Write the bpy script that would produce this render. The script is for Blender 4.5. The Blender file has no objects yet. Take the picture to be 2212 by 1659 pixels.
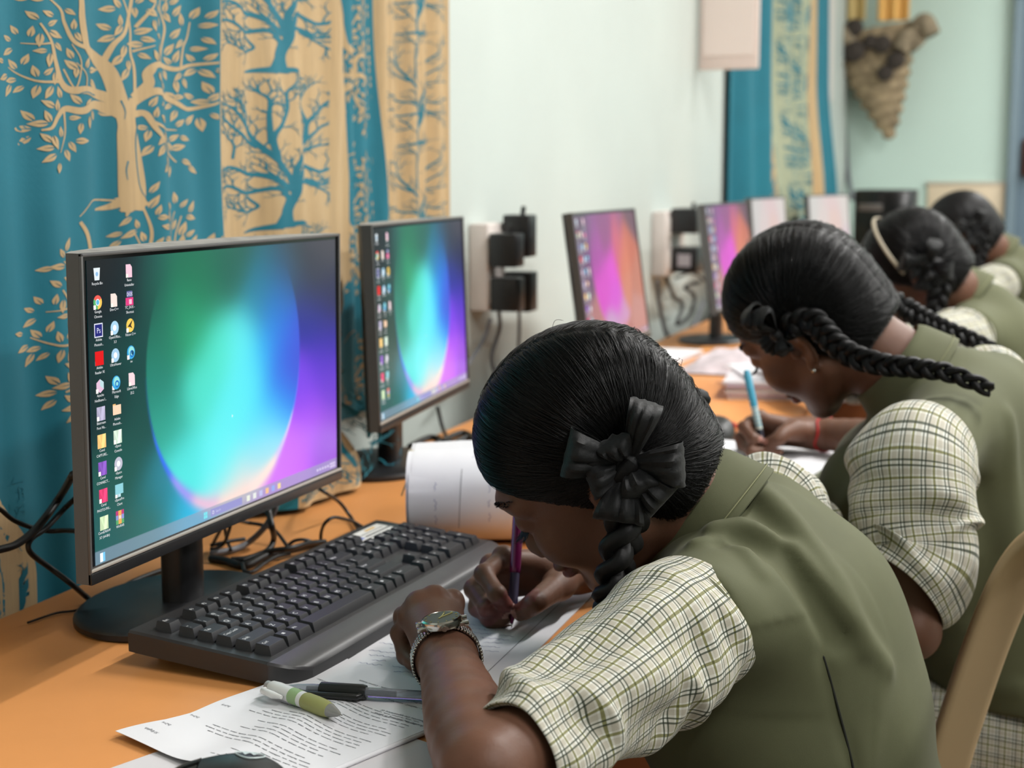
import bpy, bmesh, math, random
import numpy as np
from mathutils import Vector, Matrix
random.seed(7); RNG = np.random.default_rng(7)
SC = bpy.context.scene
COL = SC.collection
PI = math.pi

# ------------------------------------------------------------------ camera model (measured from the photograph)
F = 3200.0; CU, CV = 1106.0, 829.5
PITCH = math.atan((CV-385)/F); YAW = math.atan((2255-CU)/F*math.cos(PITCH))
CAM = np.array([0, 0, 1.17])
fw = np.array([math.cos(YAW)*math.cos(PITCH), math.sin(YAW)*math.cos(PITCH), -math.sin(PITCH)])
rt = np.array([math.sin(YAW), -math.cos(YAW), 0.0])
up = np.cross(rt, fw)
def ray(u, v): return fw+(u-CU)/F*rt-(v-CV)/F*up
def P(u, v, d): return CAM+d*ray(u, v)
def Pz(u, v, z): r = ray(u, v); return CAM+r*((z-CAM[2])/r[2])
def Py(u, v, y): r = ray(u, v); return CAM+r*(y/r[1])
def Px(u, v, x): r = ray(u, v); return CAM+r*(x/r[0])
A = lambda *x: np.array(x, float)
def nrm(v): v = np.asarray(v, float); return v/(np.linalg.norm(v)+1e-12)
def sm(x, a, b):
    t = np.clip((x-a)/(b-a), 0, 1); return t*t*(3-2*t)
def srgb(r, g, b):
    f = lambda c: (c/255/12.92) if c <= 10.31 else (((c/255)+.055)/1.055)**2.4
    return (f(r), f(g), f(b))
def srgb_np(c):
    c = np.asarray(c, float)/255
    return np.where(c <= .04045, c/12.92, ((c+.055)/1.055)**2.4)

# ------------------------------------------------------------------ materials
MATS = {}
def mat(name, col, rough=.5, metal=0, spec=.5, bump=0, bscale=200, vary=0, vscale=20, coat=0, sss=0, sheen=0, emit=None, estr=1, trans=0, aniso=0, bdetail=3, stretch=None):
    if name in MATS: return MATS[name]
    m = bpy.data.materials.new(name); m.use_nodes = True
    nt = m.node_tree; b = nt.nodes['Principled BSDF']
    if max(col) > 1.001: col = srgb(*col)
    I = b.inputs
    I['Base Color'].default_value = (*col, 1); I['Roughness'].default_value = rough; I['Metallic'].default_value = metal
    I['Specular IOR Level'].default_value = spec
    if coat: I['Coat Weight'].default_value = coat; I['Coat Roughness'].default_value = .08
    if sss: I['Subsurface Weight'].default_value = sss; I['Subsurface Radius'].default_value = (1, .35, .2); I['Subsurface Scale'].default_value = .006
    if sheen: I['Sheen Weight'].default_value = sheen; I['Sheen Roughness'].default_value = .5
    if trans: I['Transmission Weight'].default_value = trans
    if aniso: I['Anisotropic'].default_value = aniso
    if emit: I['Emission Color'].default_value = (*emit, 1); I['Emission Strength'].default_value = estr
    tc = None
    if bump or vary:
        tc = nt.nodes.new('ShaderNodeTexCoord'); src = tc.outputs['Object']
        if stretch:
            mp = nt.nodes.new('ShaderNodeMapping'); mp.inputs['Scale'].default_value = stretch
            nt.links.new(src, mp.inputs[0]); src = mp.outputs[0]
    if vary:
        n = nt.nodes.new('ShaderNodeTexNoise'); n.inputs['Scale'].default_value = vscale; n.inputs['Detail'].default_value = 5
        nt.links.new(src, n.inputs['Vector'])
        r = nt.nodes.new('ShaderNodeValToRGB')
        r.color_ramp.elements[0].position = .3; r.color_ramp.elements[1].position = .7
        r.color_ramp.elements[0].color = (*[c*(1-vary) for c in col], 1); r.color_ramp.elements[1].color = (*[min(1, c*(1+vary)) for c in col], 1)
        nt.links.new(n.outputs['Fac'], r.inputs[0]); nt.links.new(r.outputs[0], I['Base Color'])
    if bump:
        n = nt.nodes.new('ShaderNodeTexNoise'); n.inputs['Scale'].default_value = bscale; n.inputs['Detail'].default_value = bdetail
        nt.links.new(src, n.inputs['Vector'])
        bp = nt.nodes.new('ShaderNodeBump'); bp.inputs['Strength'].default_value = bump; bp.inputs['Distance'].default_value = .002
        nt.links.new(n.outputs['Fac'], bp.inputs['Height']); nt.links.new(bp.outputs[0], I['Normal'])
    MATS[name] = m
    return m

# ------------------------------------------------------------------ mesh builder
def rot_to(z):
    """3x3 whose third column is z"""
    z = nrm(z); a = A(0, 0, 1) if abs(z[2]) < .9 else A(1, 0, 0)
    x = nrm(np.cross(a, z)); y = np.cross(z, x)
    return np.stack([x, y, z], 1)
def frames(pts, up0=None):
    pts = np.asarray(pts, float); n = len(pts)
    T = np.gradient(pts, axis=0); T /= np.linalg.norm(T, axis=1)[:, None]+1e-12
    N = np.zeros_like(pts)
    a = up0 if up0 is not None else (A(0, 0, 1) if abs(T[0][2]) < .9 else A(1, 0, 0))
    N[0] = nrm(a-T[0]*np.dot(a, T[0]))
    for i in range(1, n):
        v = N[i-1]-T[i]*np.dot(N[i-1], T[i]); N[i] = nrm(v)
    return T, N, np.cross(T, N)
def catmull(pts, n=8, closed=False):
    p = np.asarray(pts, float)
    if closed: q = np.vstack([p[-1:], p, p[:2]])
    else: q = np.vstack([2*p[0]-p[1], p, 2*p[-1]-p[-2]])
    out = []
    for i in range(1, len(q)-2):
        t = np.linspace(0, 1, n, endpoint=False)[:, None]
        a, b, c, d = q[i-1], q[i], q[i+1], q[i+2]
        out.append(.5*((2*b)+(-a+c)*t+(2*a-5*b+4*c-d)*t*t+(-a+3*b-3*c+d)*t**3))
    if not closed: out.append(p[-1:])
    return np.vstack(out)
class MB:
    def __init__(s): s.V = []; s.Fc = []; s.M = []; s.n = 0; s.C = []; s.UV = []; s.hasuv = False; s.hascol = False
    def add(s, v, f, m=0, col=None, uv=None):
        v = np.asarray(v, float).reshape(-1, 3)
        s.V.append(v); k = s.n
        s.Fc.extend([tuple(int(i)+k for i in q) for q in f]); s.M.extend([m]*len(f)); s.n += len(v)
        if col is not None:
            s.hascol = True
            c = np.asarray(col, float)
            if c.ndim == 1: c = np.tile(c[None, :3], (len(v), 1))
        else: c = np.zeros((len(v), 3))
        s.C.append(c)
        if uv is not None: s.hasuv = True; s.UV.append(np.asarray(uv, float))
        else: s.UV.append(np.zeros((len(v), 2)))
        return s
    def box(s, c, size, R=None, m=0, bev=0, seg=2, taper=1, col=None):
        bm = bmesh.new(); bmesh.ops.create_cube(bm, size=1)
        for q in bm.verts:
            t = taper if q.co.z > 0 else 1
            q.co = Vector((q.co.x*size[0]*t, q.co.y*size[1]*t, q.co.z*size[2]))
        if bev: bmesh.ops.bevel(bm, geom=bm.edges[:]+bm.verts[:], offset=bev, segments=seg, profile=.5, affect='EDGES')
        bm.verts.index_update()
        v = np.array([q.co[:] for q in bm.verts]); f = [[q.index for q in p.verts] for p in bm.faces]; bm.free()
        if R is not None: v = v@np.asarray(R).T
        return s.add(v+np.asarray(c, float), f, m, col)
    def tube(s, pts, r, n=8, m=0, cap=True, closed=False, sq=None, col=None, up0=None):
        pts = np.asarray(pts, float); k = len(pts); r = np.broadcast_to(np.asarray(r, float), (k,))
        T, N, B = frames(pts, up0); a = np.linspace(0, 2*PI, n, endpoint=False)
        e = 1 if sq is None else sq
        ring = np.cos(a)[None, :, None]*N[:, None, :]+e*np.sin(a)[None, :, None]*B[:, None, :]
        v = pts[:, None, :]+ring*r[:, None, None]
        f = []
        kk = k if closed else k-1
        for i in range(kk):
            i2 = (i+1) % k
            for j in range(n):
                j2 = (j+1) % n; f.append((i*n+j, i*n+j2, i2*n+j2, i2*n+j))
        if cap and not closed: f += [tuple(range(n-1, -1, -1)), tuple((k-1)*n+j for j in range(n))]
        return s.add(v.reshape(-1, 3), f, m, col)
    def lathe(s, prof, n=24, o=(0, 0, 0), R=None, m=0, col=None, sx=1, sy=1):
        prof = np.asarray(prof, float); k = len(prof); a = np.linspace(0, 2*PI, n, endpoint=False)
        v = np.stack([prof[:, :1]*np.cos(a)*sx, prof[:, :1]*np.sin(a)*sy, np.repeat(prof[:, 1:], n, 1)], 2).reshape(-1, 3)
        f = [(i*n+j, i*n+(j+1) % n, (i+1)*n+(j+1) % n, (i+1)*n+j) for i in range(k-1) for j in range(n)]
        f += [tuple(range(n-1, -1, -1)), tuple((k-1)*n+j for j in range(n))]
        if R is not None: v = v@np.asarray(R).T
        return s.add(v+np.asarray(o, float), f, m, col)
    def grid(s, g, m=0, cu=False, cv=False, uv=None, col=None, flip=False):
        g = np.asarray(g, float); a, b = g.shape[:2]; f = []
        for i in range(a if cu else a-1):
            for j in range(b if cv else b-1):
                q = (i*b+j, ((i+1) % a)*b+j, ((i+1) % a)*b+(j+1) % b, i*b+(j+1) % b)
                f.append(q[::-1] if flip else q)
        return s.add(g.reshape(-1, 3), f, m, col, None if uv is None else np.asarray(uv).reshape(-1, 2))
    def prism(s, poly, z0, z1, fn=None, m=0, col=None):
        poly = np.asarray(poly, float); n = len(poly)
        v = np.vstack([np.c_[poly, np.full(n, z0)], np.c_[poly, np.full(n, z1)]])
        f = [tuple(range(n-1, -1, -1)), tuple(range(n, 2*n))]+[(i, (i+1) % n, n+(i+1) % n, n+i) for i in range(n)]
        if fn is not None: v = fn(v)
        return s.add(v, f, m, col)
    def sheet(s, g, t, m=0, uv=None):
        """closed thin solid from a grid of points, thickness t"""
        g = np.asarray(g, float); du = np.gradient(g, axis=0); dv = np.gradient(g, axis=1)
        N = np.cross(du, dv); N /= np.linalg.norm(N, axis=2)[:, :, None]+1e-12
        h = g-N*t; a, b = g.shape[:2]
        s.grid(g, m, uv=uv); s.grid(h, m, flip=True, uv=uv)
        for e1, e2, fl in ((g[0], h[0], 1), (g[-1], h[-1], 0), (g[:, 0], h[:, 0], 0), (g[:, -1], h[:, -1], 1)):
            s.grid(np.stack([e1, e2]), m, flip=bool(fl))
        return s
    def mesh(s, name, mats, smooth=True, angle=None):
        me = bpy.data.meshes.new(name)
        v = np.vstack(s.V) if s.V else np.zeros((0, 3))
        me.from_pydata(v.tolist(), [], s.Fc)
        for m in (mats if isinstance(mats, (list, tuple)) else [mats]): me.materials.append(m)
        me.polygons.foreach_set('material_index', s.M)
        if smooth: me.polygons.foreach_set('use_smooth', [True]*len(s.Fc))
        if s.hascol:
            at = me.color_attributes.new('Col', 'FLOAT_COLOR', 'POINT')
            c = np.c_[np.vstack(s.C), np.ones(s.n)]; at.data.foreach_set('color', c.ravel())
        if s.hasuv:
            uvl = me.uv_layers.new(name='UVMap'); li = np.zeros(len(me.loops), int); me.loops.foreach_get('vertex_index', li)
            uvl.data.foreach_set('uv', np.vstack(s.UV)[li].ravel())
        me.validate(); me.update()
        if angle is not None and smooth: me.set_sharp_from_angle(angle=math.radians(angle))
        return me
    def obj(s, name, mats, parent=None, smooth=True, angle=40, off=None):
        if off is not None: s.V = [v-np.asarray(off, float) for v in s.V]
        o = bpy.data.objects.new(name, s.mesh(name, mats, smooth, angle)); COL.objects.link(o)
        if parent is not None: o.parent = parent
        return o
def tag(o, label, cat, group=None, kind=None):
    o['label'] = label; o['category'] = cat
    if group: o['group'] = group
    if kind: o['kind'] = kind
    return o
def thing(name, label, cat, loc=(0, 0, 0), rz=0, group=None):
    o = bpy.data.objects.new(name, None); COL.objects.link(o); o.location = tuple(map(float, loc)); o.rotation_euler = (0, 0, rz)
    o.empty_display_size = .05
    return tag(o, label, cat, group)
def struct(o): o['kind'] = 'structure'; return o
def children(o): return [c for c in bpy.data.objects if c.parent is o]
def dup(root, label=None, group=None, loc=None, rz=None):
    kids = {}
    for c in bpy.data.objects:
        if c.parent is not None: kids.setdefault(c.parent.name, []).append(c)
    r = root.copy(); COL.objects.link(r)
    if label: r['label'] = label
    if group: r['group'] = group
    if loc is not None: r.location = tuple(map(float, loc))
    if rz is not None: r.rotation_euler = (0, 0, rz)
    for ch in kids.get(root.name, []):
        c = ch.copy(); COL.objects.link(c); c.parent = r
        for g in kids.get(ch.name, []):
            d = g.copy(); COL.objects.link(d); d.parent = c
    return r

# ------------------------------------------------------------------ text outlines -> 2D triangles
_TXT = {}
def text2d(s):
    """vertices (n,2) with cap height about 1 and left-aligned at x=0, faces"""
    if s in _TXT: return _TXT[s]
    cu = bpy.data.curves.new('txt', 'FONT'); cu.body = s; cu.size = 1.37; cu.resolution_u = 2
    o = bpy.data.objects.new('txt', cu); COL.objects.link(o)
    dg = bpy.context.evaluated_depsgraph_get(); ev = o.evaluated_get(dg); me = ev.to_mesh()
    v = np.array([q.co[:2] for q in me.vertices]) if len(me.vertices) else np.zeros((0, 2)); f = [tuple(p.vertices) for p in me.polygons]
    ev.to_mesh_clear(); bpy.data.objects.remove(o); bpy.data.curves.remove(cu)
    _TXT[s] = (v, f); return v, f
def put_text(mb, s, fn, x, y, h, m=1, align='l', col=None, wmax=None, sx=1):
    v, f = text2d(s)
    if not len(v): return 0
    w = v[:, 0].max()*h*sx
    if wmax and w > wmax: sx *= wmax/w; w = wmax
    off = {'l': 0, 'c': -w/2, 'r': -w}[align]
    q = np.c_[v[:, 0]*h*sx+x+off, v[:, 1]*h+y]
    mb.add(fn(q), f, m, col); return w

# ------------------------------------------------------------------ signed-distance modelling -> one continuous surface
def sd_cone(p, a, b, ra, rb):
    ab = b-a; t = np.clip(((p-a)@ab)/(ab@ab+1e-12), 0, 1)
    return np.linalg.norm(p-a-t[:, None]*ab, axis=1)-(ra+t*(rb-ra))
def sd_ell(p, c, r, R):
    q = p-c
    if R is not None: q = q@R
    k0 = np.linalg.norm(q/r, axis=1); k1 = np.linalg.norm(q/(r*r), axis=1)+1e-9
    return k0*(k0-1)/k1
class SDF:
    def __init__(s): s.p = []; s.disp = None
    def cone(s, a, b, ra, rb, k=.012, op='u'):
        a, b = np.asarray(a, float), np.asarray(b, float); s.p.append((lambda p: sd_cone(p, a, b, ra, rb), k, op)); return s
    def chain(s, pts, rad, k=.012):
        for i in range(len(pts)-1): s.cone(pts[i], pts[i+1], rad[i], rad[i+1], k)
        return s
    def ell(s, c, r, R=None, k=.012, op='u'):
        c, r = np.asarray(c, float), np.asarray(r, float)*np.ones(3); s.p.append((lambda p: sd_ell(p, c, r, R), k, op)); return s
    def fn(s, f, k=.01, op='u'): s.p.append((f, k, op)); return s
    def ev(s, p, mask=None):
        d = np.full(len(p), 10.)
        for i, (f, k, op) in enumerate(s.p):
            if mask is not None and not mask[i]: continue
            e = f(p)
            if op == 'u':
                h = np.clip(.5+.5*(d-e)/k, 0, 1); d = d*(1-h)+e*h-k*h*(1-h)
            elif op == 's':
                h = np.clip(.5-.5*(d+e)/k, 0, 1); d = d*(1-h)-e*h+k*h*(1-h)
            elif op == 'i':
                d = np.maximum(d, e)
        if s.disp is not None:
            m = np.abs(d) < .022
            if m.any(): d[m] -= s.disp(p[m])
        return d
    def grad(s, p, e=.002):
        g = np.stack([s.ev(p+A(*(e if j == i else 0 for j in range(3))))-s.ev(p-A(*(e if j == i else 0 for j in range(3)))) for i in range(3)], 1)
        return g/(np.linalg.norm(g, axis=1)[:, None]+1e-9)
    def project(s, p, off=0, it=4):
        for _ in range(it): p = p-(s.ev(p)-off)[:, None]*s.grad(p)*.9
        return p
    def mesh(s, lo, hi, h, smooth=1, B=12):
        lo = np.asarray(lo, float); hi = np.asarray(hi, float)
        nb = np.ceil((hi-lo)/(h*B)).astype(int)+1; n = nb*B
        bi = np.stack(np.meshgrid(*[np.arange(k) for k in nb], indexing='ij'), -1).reshape(-1, 3)
        c = lo+(bi+.5)*B*h-.5*h; D = s.ev(c); Rb = B*h*.5*1.733
        pv = [f(c) for f, k, op in s.p]
        act = np.abs(D) < Rb*1.9+.02
        vals = np.repeat(np.repeat(np.repeat(np.where(D < 0, -1, 1).reshape(nb).astype(np.float32), B, 0), B, 1), B, 2)
        loc = np.stack(np.meshgrid(*[np.arange(B)]*3, indexing='ij'), -1).reshape(-1, 3)
        for i in np.nonzero(act)[0]:
            mk = [(abs(op == 'i') or pv[j][i] < Rb*2+.045) for j, (f, k, op) in enumerate(s.p)]
            b = bi[i]*B
            vals[b[0]:b[0]+B, b[1]:b[1]+B, b[2]:b[2]+B] = s.ev(lo+(b+loc)*h, mk).reshape(B, B, B)
        return surface_nets(vals, lo, h, smooth)
def surface_nets(vals, lo, h, smooth=1):
    ins = vals < 0; S = np.array(vals.shape); C = S-1
    cnt = np.zeros(C, np.uint8)
    for dx in (0, 1):
        for dy in (0, 1):
            for dz in (0, 1): cnt += ins[dx:C[0]+dx, dy:C[1]+dy, dz:C[2]+dz]
    cells = np.argwhere((cnt > 0) & (cnt < 8)); flat = (cells[:, 0]*C[1]+cells[:, 1])*C[2]+cells[:, 2]
    cor = np.array([(x, y, z) for x in (0, 1) for y in (0, 1) for z in (0, 1)])
    cv = np.stack([vals[cells[:, 0]+c[0], cells[:, 1]+c[1], cells[:, 2]+c[2]] for c in cor], 1)
    acc = np.zeros((len(cells), 3)); num = np.zeros(len(cells))
    for i in range(8):
        for j in range(i+1, 8):
            if np.abs(cor[i]-cor[j]).sum() != 1: continue
            a, b = cv[:, i], cv[:, j]; x = (a < 0) != (b < 0)
            t = np.where(x, a/(a-b+1e-20), 0)[:, None]
            acc += np.where(x[:, None], cor[i]+t*(cor[j]-cor[i]), 0); num += x
    V = lo+(cells+acc/num[:, None])*h
    F4 = []
    for ax in range(3):
        sl0 = [slice(None)]*3; sl1 = [slice(None)]*3; sl0[ax] = slice(0, -1); sl1[ax] = slice(1, None)
        e = np.argwhere(ins[tuple(sl0)] != ins[tuple(sl1)])
        b, c = (ax+1) % 3, (ax+2) % 3
        ok = (e[:, b] > 0) & (e[:, c] > 0) & (e[:, b] < C[b]) & (e[:, c] < C[c]); e = e[ok]
        q = []
        for ob, oc in ((0, 0), (-1, 0), (-1, -1), (0, -1)):
            g = e.copy(); g[:, b] += ob; g[:, c] += oc
            q.append(np.searchsorted(flat, (g[:, 0]*C[1]+g[:, 1])*C[2]+g[:, 2]))
        q = np.stack(q, 1); flip = ~ins[e[:, 0], e[:, 1], e[:, 2]]
        q[flip] = q[flip][:, ::-1]; F4.append(q)
    F4 = np.vstack(F4)
    for _ in range(smooth):
        E = np.vstack([F4[:, [0, 1]], F4[:, [1, 2]], F4[:, [2, 3]], F4[:, [3, 0]]])
        E = np.vstack([E, E[:, ::-1]]); dg = np.bincount(E[:, 0], minlength=len(V))[:, None]
        m = np.stack([np.bincount(E[:, 0], V[E[:, 1], k], minlength=len(V)) for k in range(3)], 1)/np.maximum(dg, 1)
        V = V*.5+m*.5
    return V, F4
def np_mesh(name, V, F4, mats, uv_loop=None, mi=None):
    me = bpy.data.meshes.new(name); nv, nf = len(V), len(F4); k = F4.shape[1]
    me.vertices.add(nv); me.vertices.foreach_set('co', np.ascontiguousarray(V, np.float32).ravel())
    me.loops.add(nf*k); me.loops.foreach_set('vertex_index', F4.astype(np.int32).ravel())
    me.polygons.add(nf); me.polygons.foreach_set('loop_start', np.arange(0, nf*k, k, dtype=np.int32))
    for m in (mats if isinstance(mats, (list, tuple)) else [mats]): me.materials.append(m)
    me.update(calc_edges=True)
    me.polygons.foreach_set('use_smooth', [True]*nf)
    if mi is not None: me.polygons.foreach_set('material_index', np.asarray(mi, np.int32))
    if uv_loop is not None:
        l = me.uv_layers.new(name='UVMap'); l.data.foreach_set('uv', np.asarray(uv_loop, np.float32).ravel())
    me.validate(); me.update(); return me
def np_obj(name, V, F4, mats, parent=None, off=(0, 0, 0), **k):
    o = bpy.data.objects.new(name, np_mesh(name, np.asarray(V)-np.asarray(off, float), F4, mats, **k)); COL.objects.link(o)
    if parent is not None: o.parent = parent
    return o
# ================================================================== ROOM
WALL_Y = 1.03; FAR_X = 8.4
m_wall = mat('wall_paint', (190, 199, 194), .55, bump=.08, bscale=60, vary=.03, vscale=3)
m_wallb = mat('wall_paint_far_lit', (200, 223, 213), .6, bump=.05, bscale=60)  # same paint as the left wall; its brighter look is put into the colour
m_ceil = mat('ceiling_white', (235, 235, 232), .8, bump=.05)
m_floor = mat('floor_tile', (120, 112, 104), .35, vary=.15, vscale=6)
def slab(name, lo, hi, m):
    lo, hi = A(*lo), A(*hi); return struct(MB().box((lo+hi)/2, hi-lo).obj(name, m, smooth=False))
slab('wall_left', (-2.6, WALL_Y, 0), (FAR_X+.1, WALL_Y+.12, 3.0), m_wall)
slab('wall_far', (FAR_X, -3.6, 0), (FAR_X+.12, WALL_Y, 3.0), m_wallb)
slab('wall_right', (-2.6, -3.72, 0), (FAR_X+.1, -3.6, 3.0), m_wall)
slab('wall_back', (-2.72, -3.6, 0), (-2.6, WALL_Y, 3.0), m_wall)
slab('floor', (-2.6, -3.6, -.1), (FAR_X, WALL_Y, 0), m_floor)
slab('ceiling', (-2.6, -3.6, 3.0), (FAR_X, WALL_Y, 3.1), m_ceil)
# door in the far wall
m_door = mat('door_paint', (104, 125, 140), .45, bump=.03)
dy = Px(2176, 400, FAR_X)[1]
d = struct(MB().box((FAR_X-.02, dy-.45, 1.05), (.04, .8, 2.1), bev=.004).box((FAR_X-.03, dy-.025, 1.06), (.06, .05, 2.12), m=1).box((FAR_X-.03, dy-.875, 1.06), (.06, .05, 2.12), m=1).box((FAR_X-.03, dy-.45, 2.13), (.06, .9, .06), m=1).obj('door_1', [m_door, mat('door_frame', (120, 140, 152), .5)], smooth=False))
hz = Px(2205, 340, FAR_X)
MB().box((FAR_X-.06, dy-.1, hz[2]), (.04, .06, .2), bev=.01).tube([(FAR_X-.07, dy-.1, hz[2]), (FAR_X-.11, dy-.1, hz[2]), (FAR_X-.11, dy-.2, hz[2])], .012).obj('handle', mat('brown_wood', (78, 38, 22), .4), d)
# ceiling lamps: tube lights (outside the frame; they are what lights the room)
def lamp(x, y, energy, L=1.25):
    t = thing('ceiling_light', 'white batten tube light on the ceiling, %s of the room' % ('the near left' if x < 1 and y > -1.6 else 'the middle left' if x < 4 and y > -1.6 else 'the far left' if x < 6 and y > -1.6 else 'added to brighten the far wall, far left end' if y > -1.6 else 'the near right' if x < 1 else 'the middle right' if x < 4 else 'the far right'), 'ceiling light', (x, y, 2.98), 0, 'ceiling tube lights')
    MB().box((0, 0, 0), (L+.05, .07, .04), bev=.006).obj('housing', mat('lamp_white', (235, 235, 235), .4), t)
    MB().tube([(-L/2, 0, -.035), (L/2, 0, -.035)], .014, 10).obj('tube', mat('lamp_glow', (255, 255, 255), .3, emit=(1, .99, .97), estr=6), t)
    l = bpy.data.lights.new('tube_glow', 'AREA'); l.shape = 'RECTANGLE'; l.size = L; l.size_y = .12; l.energy = energy; l.color = (1, .985, .96)
    o = bpy.data.objects.new('tube_glow', l); COL.objects.link(o); o.location = (x, y, 2.90)
for x, y, e in ((.2, -1.0, 30), (2.6, -.6, 62), (5.0, -.8, 46), (7.3, -.9, 44), (.2, -2.7, 26), (2.6, -2.4, 60), (5.4, -2.4, 56)):  # the lamp at the far left end is added to brighten the far wall
    lamp(x, y, e)

# ================================================================== CURTAINS WITH PRINTED TREES
m_teal = mat('teal_cloth', (14, 106, 124), .66, spec=.35, sheen=.05, bump=.12, bscale=900, bdetail=2, vary=.06, vscale=9)
m_beige = mat('beige_cloth', (180, 152, 110), .7, sheen=.1, bump=.15, bscale=700, bdetail=2, vary=.08, vscale=14, stretch=(12, 1, 1))
class Cloth2D:
    """printed motif in flat cloth coordinates, later laid on a fold surface"""
    def __init__(s): s.poly = []
    def ribbon(s, pts, w0, w1, n=7, ink=1):
        q = catmull(pts, n) if len(pts) > 2 else np.linspace(pts[0], pts[1], 6)
        t = np.linspace(0, 1, len(q)); w = (w0+(w1-w0)*t)/2
        T = np.gradient(q, axis=0); T /= np.linalg.norm(T, axis=1)[:, None]+1e-9; N = np.c_[-T[:, 1], T[:, 0]]
        nc = 2+int(max(w0, w1)/9); k = np.linspace(1, -1, nc)
        s.poly.append((q[:, None]+N[:, None]*w[:, None, None]*k[None, :, None], ink)); return q, T
    def leaf(s, c, ang, L, W):
        d = A(math.cos(ang), math.sin(ang)); n = A(-d[1], d[0])
        t = np.linspace(0, 1, 7); prof = np.sin(PI*t**.8)*(1-.25*t)
        for sg in (1, -1):
            gap = np.where(t < .62, .09*(1-t/.62)+.015, 0)*W
            inn = c+d*(t*L)[:, None]+n*(sg*gap)[:, None]; out = c+d*(t*L)[:, None]+n*(sg*np.maximum(gap, prof*W*.5))[:, None]
            s.poly.append((np.stack([inn, out], 1), 1))
rnd = random.Random(11)
def tree_leafy():
    c = Cloth2D(); B = []
    def br(pts, w0, w1): B.append(c.ribbon(A(*[list(p) for p in pts]), w0, w1)[0])
    br([(635, 1005), (622, 925), (612, 760), (604, 650), (600, 580), (570, 470), (530, 340), (470, 270), (410, 230), (385, 160), (370, 80), (365, 0), (340, -120), (300, -200)], 96, 14)
    br([(650, 1005), (655, 900), (640, 760), (625, 650), (618, 560), (632, 470)], 62, 40)
    br([(515, 290), (550, 210), (600, 155), (625, 70), (640, -60), (600, -210)], 26, 8)
    br([(410, 235), (340, 200), (300, 110), (280, 40), (200, -30)], 20, 7); br([(640, 480), (640, 330), (625, 250), (628, 150), (615, 40), (560, -90)], 14, 6)
    br([(575, 485), (480, 445), (400, 430), (330, 430), (290, 390), (260, 290), (240, 200), (190, 110)], 50, 8)
    br([(290, 390), (200, 390), (150, 370), (80, 320)], 14, 5); br([(240, 205), (190, 210), (130, 205)], 10, 4); br([(400, 430), (400, 360), (350, 300)], 9, 4)
    br([(595, 560), (540, 520), (470, 500), (380, 530), (310, 520), (270, 560), (240, 610), (200, 622)], 52, 9); br([(305, 530), (310, 640), (285, 730)], 10, 4)
    br([(635, 470), (690, 405), (688, 350), (722, 312), (790, 312), (870, 330), (950, 310), (1030, 300)], 46, 10)
    br([(690, 430), (690, 380), (720, 330)], 14, 8); br([(765, 305), (800, 220), (820, 130), (790, 30), (820, -90)], 18, 6); br([(895, 325), (910, 230), (930, 180), (940, 105)], 14, 5)
    br([(630, 490), (700, 440), (760, 442), (850, 480), (930, 520), (1000, 505), (1050, 480)], 42, 8); br([(635, 545), (680, 545), (720, 620), (790, 700), (865, 775)], 34, 7); br([(690, 575), (770, 612), (870, 622)], 16, 5)
    br([(635, 245), (720, 218)], 12, 5); br([(650, 130), (690, 70), (740, 0), (790, -120)], 16, 6); br([(300, 330), (350, 420), (370, 300), (330, 210)], 8, 4)
    br([(625, 930), (560, 985), (490, 1003)], 52, 8); br([(645, 930), (680, 970), (700, 972)], 44, 8); br([(632, 930), (606, 1035)], 60, 6); br([(600, 960), (460, 960), (380, 1035)], 10, 4)
    for p in ([(650, 580), (640, 700), (658, 880), (690, 955)], [(606, 770), (600, 815), (606, 860)], [(575, 480), (592, 530), (590, 570)], [(480, 455), (400, 440), (350, 455)]):
        c.ribbon(A(*[list(q) for q in p]), 7, 3, ink=0)
    pts = np.vstack(B); placed = []
    tw = np.vstack([b[len(b)//3:] for b in B[2:20]])
    for k in range(5200):
        b = tw[rnd.randrange(len(tw))]; a = rnd.uniform(0, 2*PI); r = rnd.uniform(16, 62)
        q = b+A(math.cos(a), math.sin(a))*r
        if q[1] > 800 or q[0] < 15 or q[0] > 1075: continue
        L = rnd.uniform(50, 72); ang = a+rnd.uniform(-.5, .5); mid = q+A(math.cos(ang), math.sin(ang))*L*.5; tip = q+A(math.cos(ang), math.sin(ang))*L
        if min(np.hypot(*(pts-q).T).min(), np.hypot(*(pts-mid).T).min(), np.hypot(*(pts-tip).T).min()) < 15: continue
        if any(np.hypot(*(m-mid)) < 45 for m in placed): continue
        placed.append(mid); c.leaf(q, ang, L, L*.52)
    return c
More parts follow.
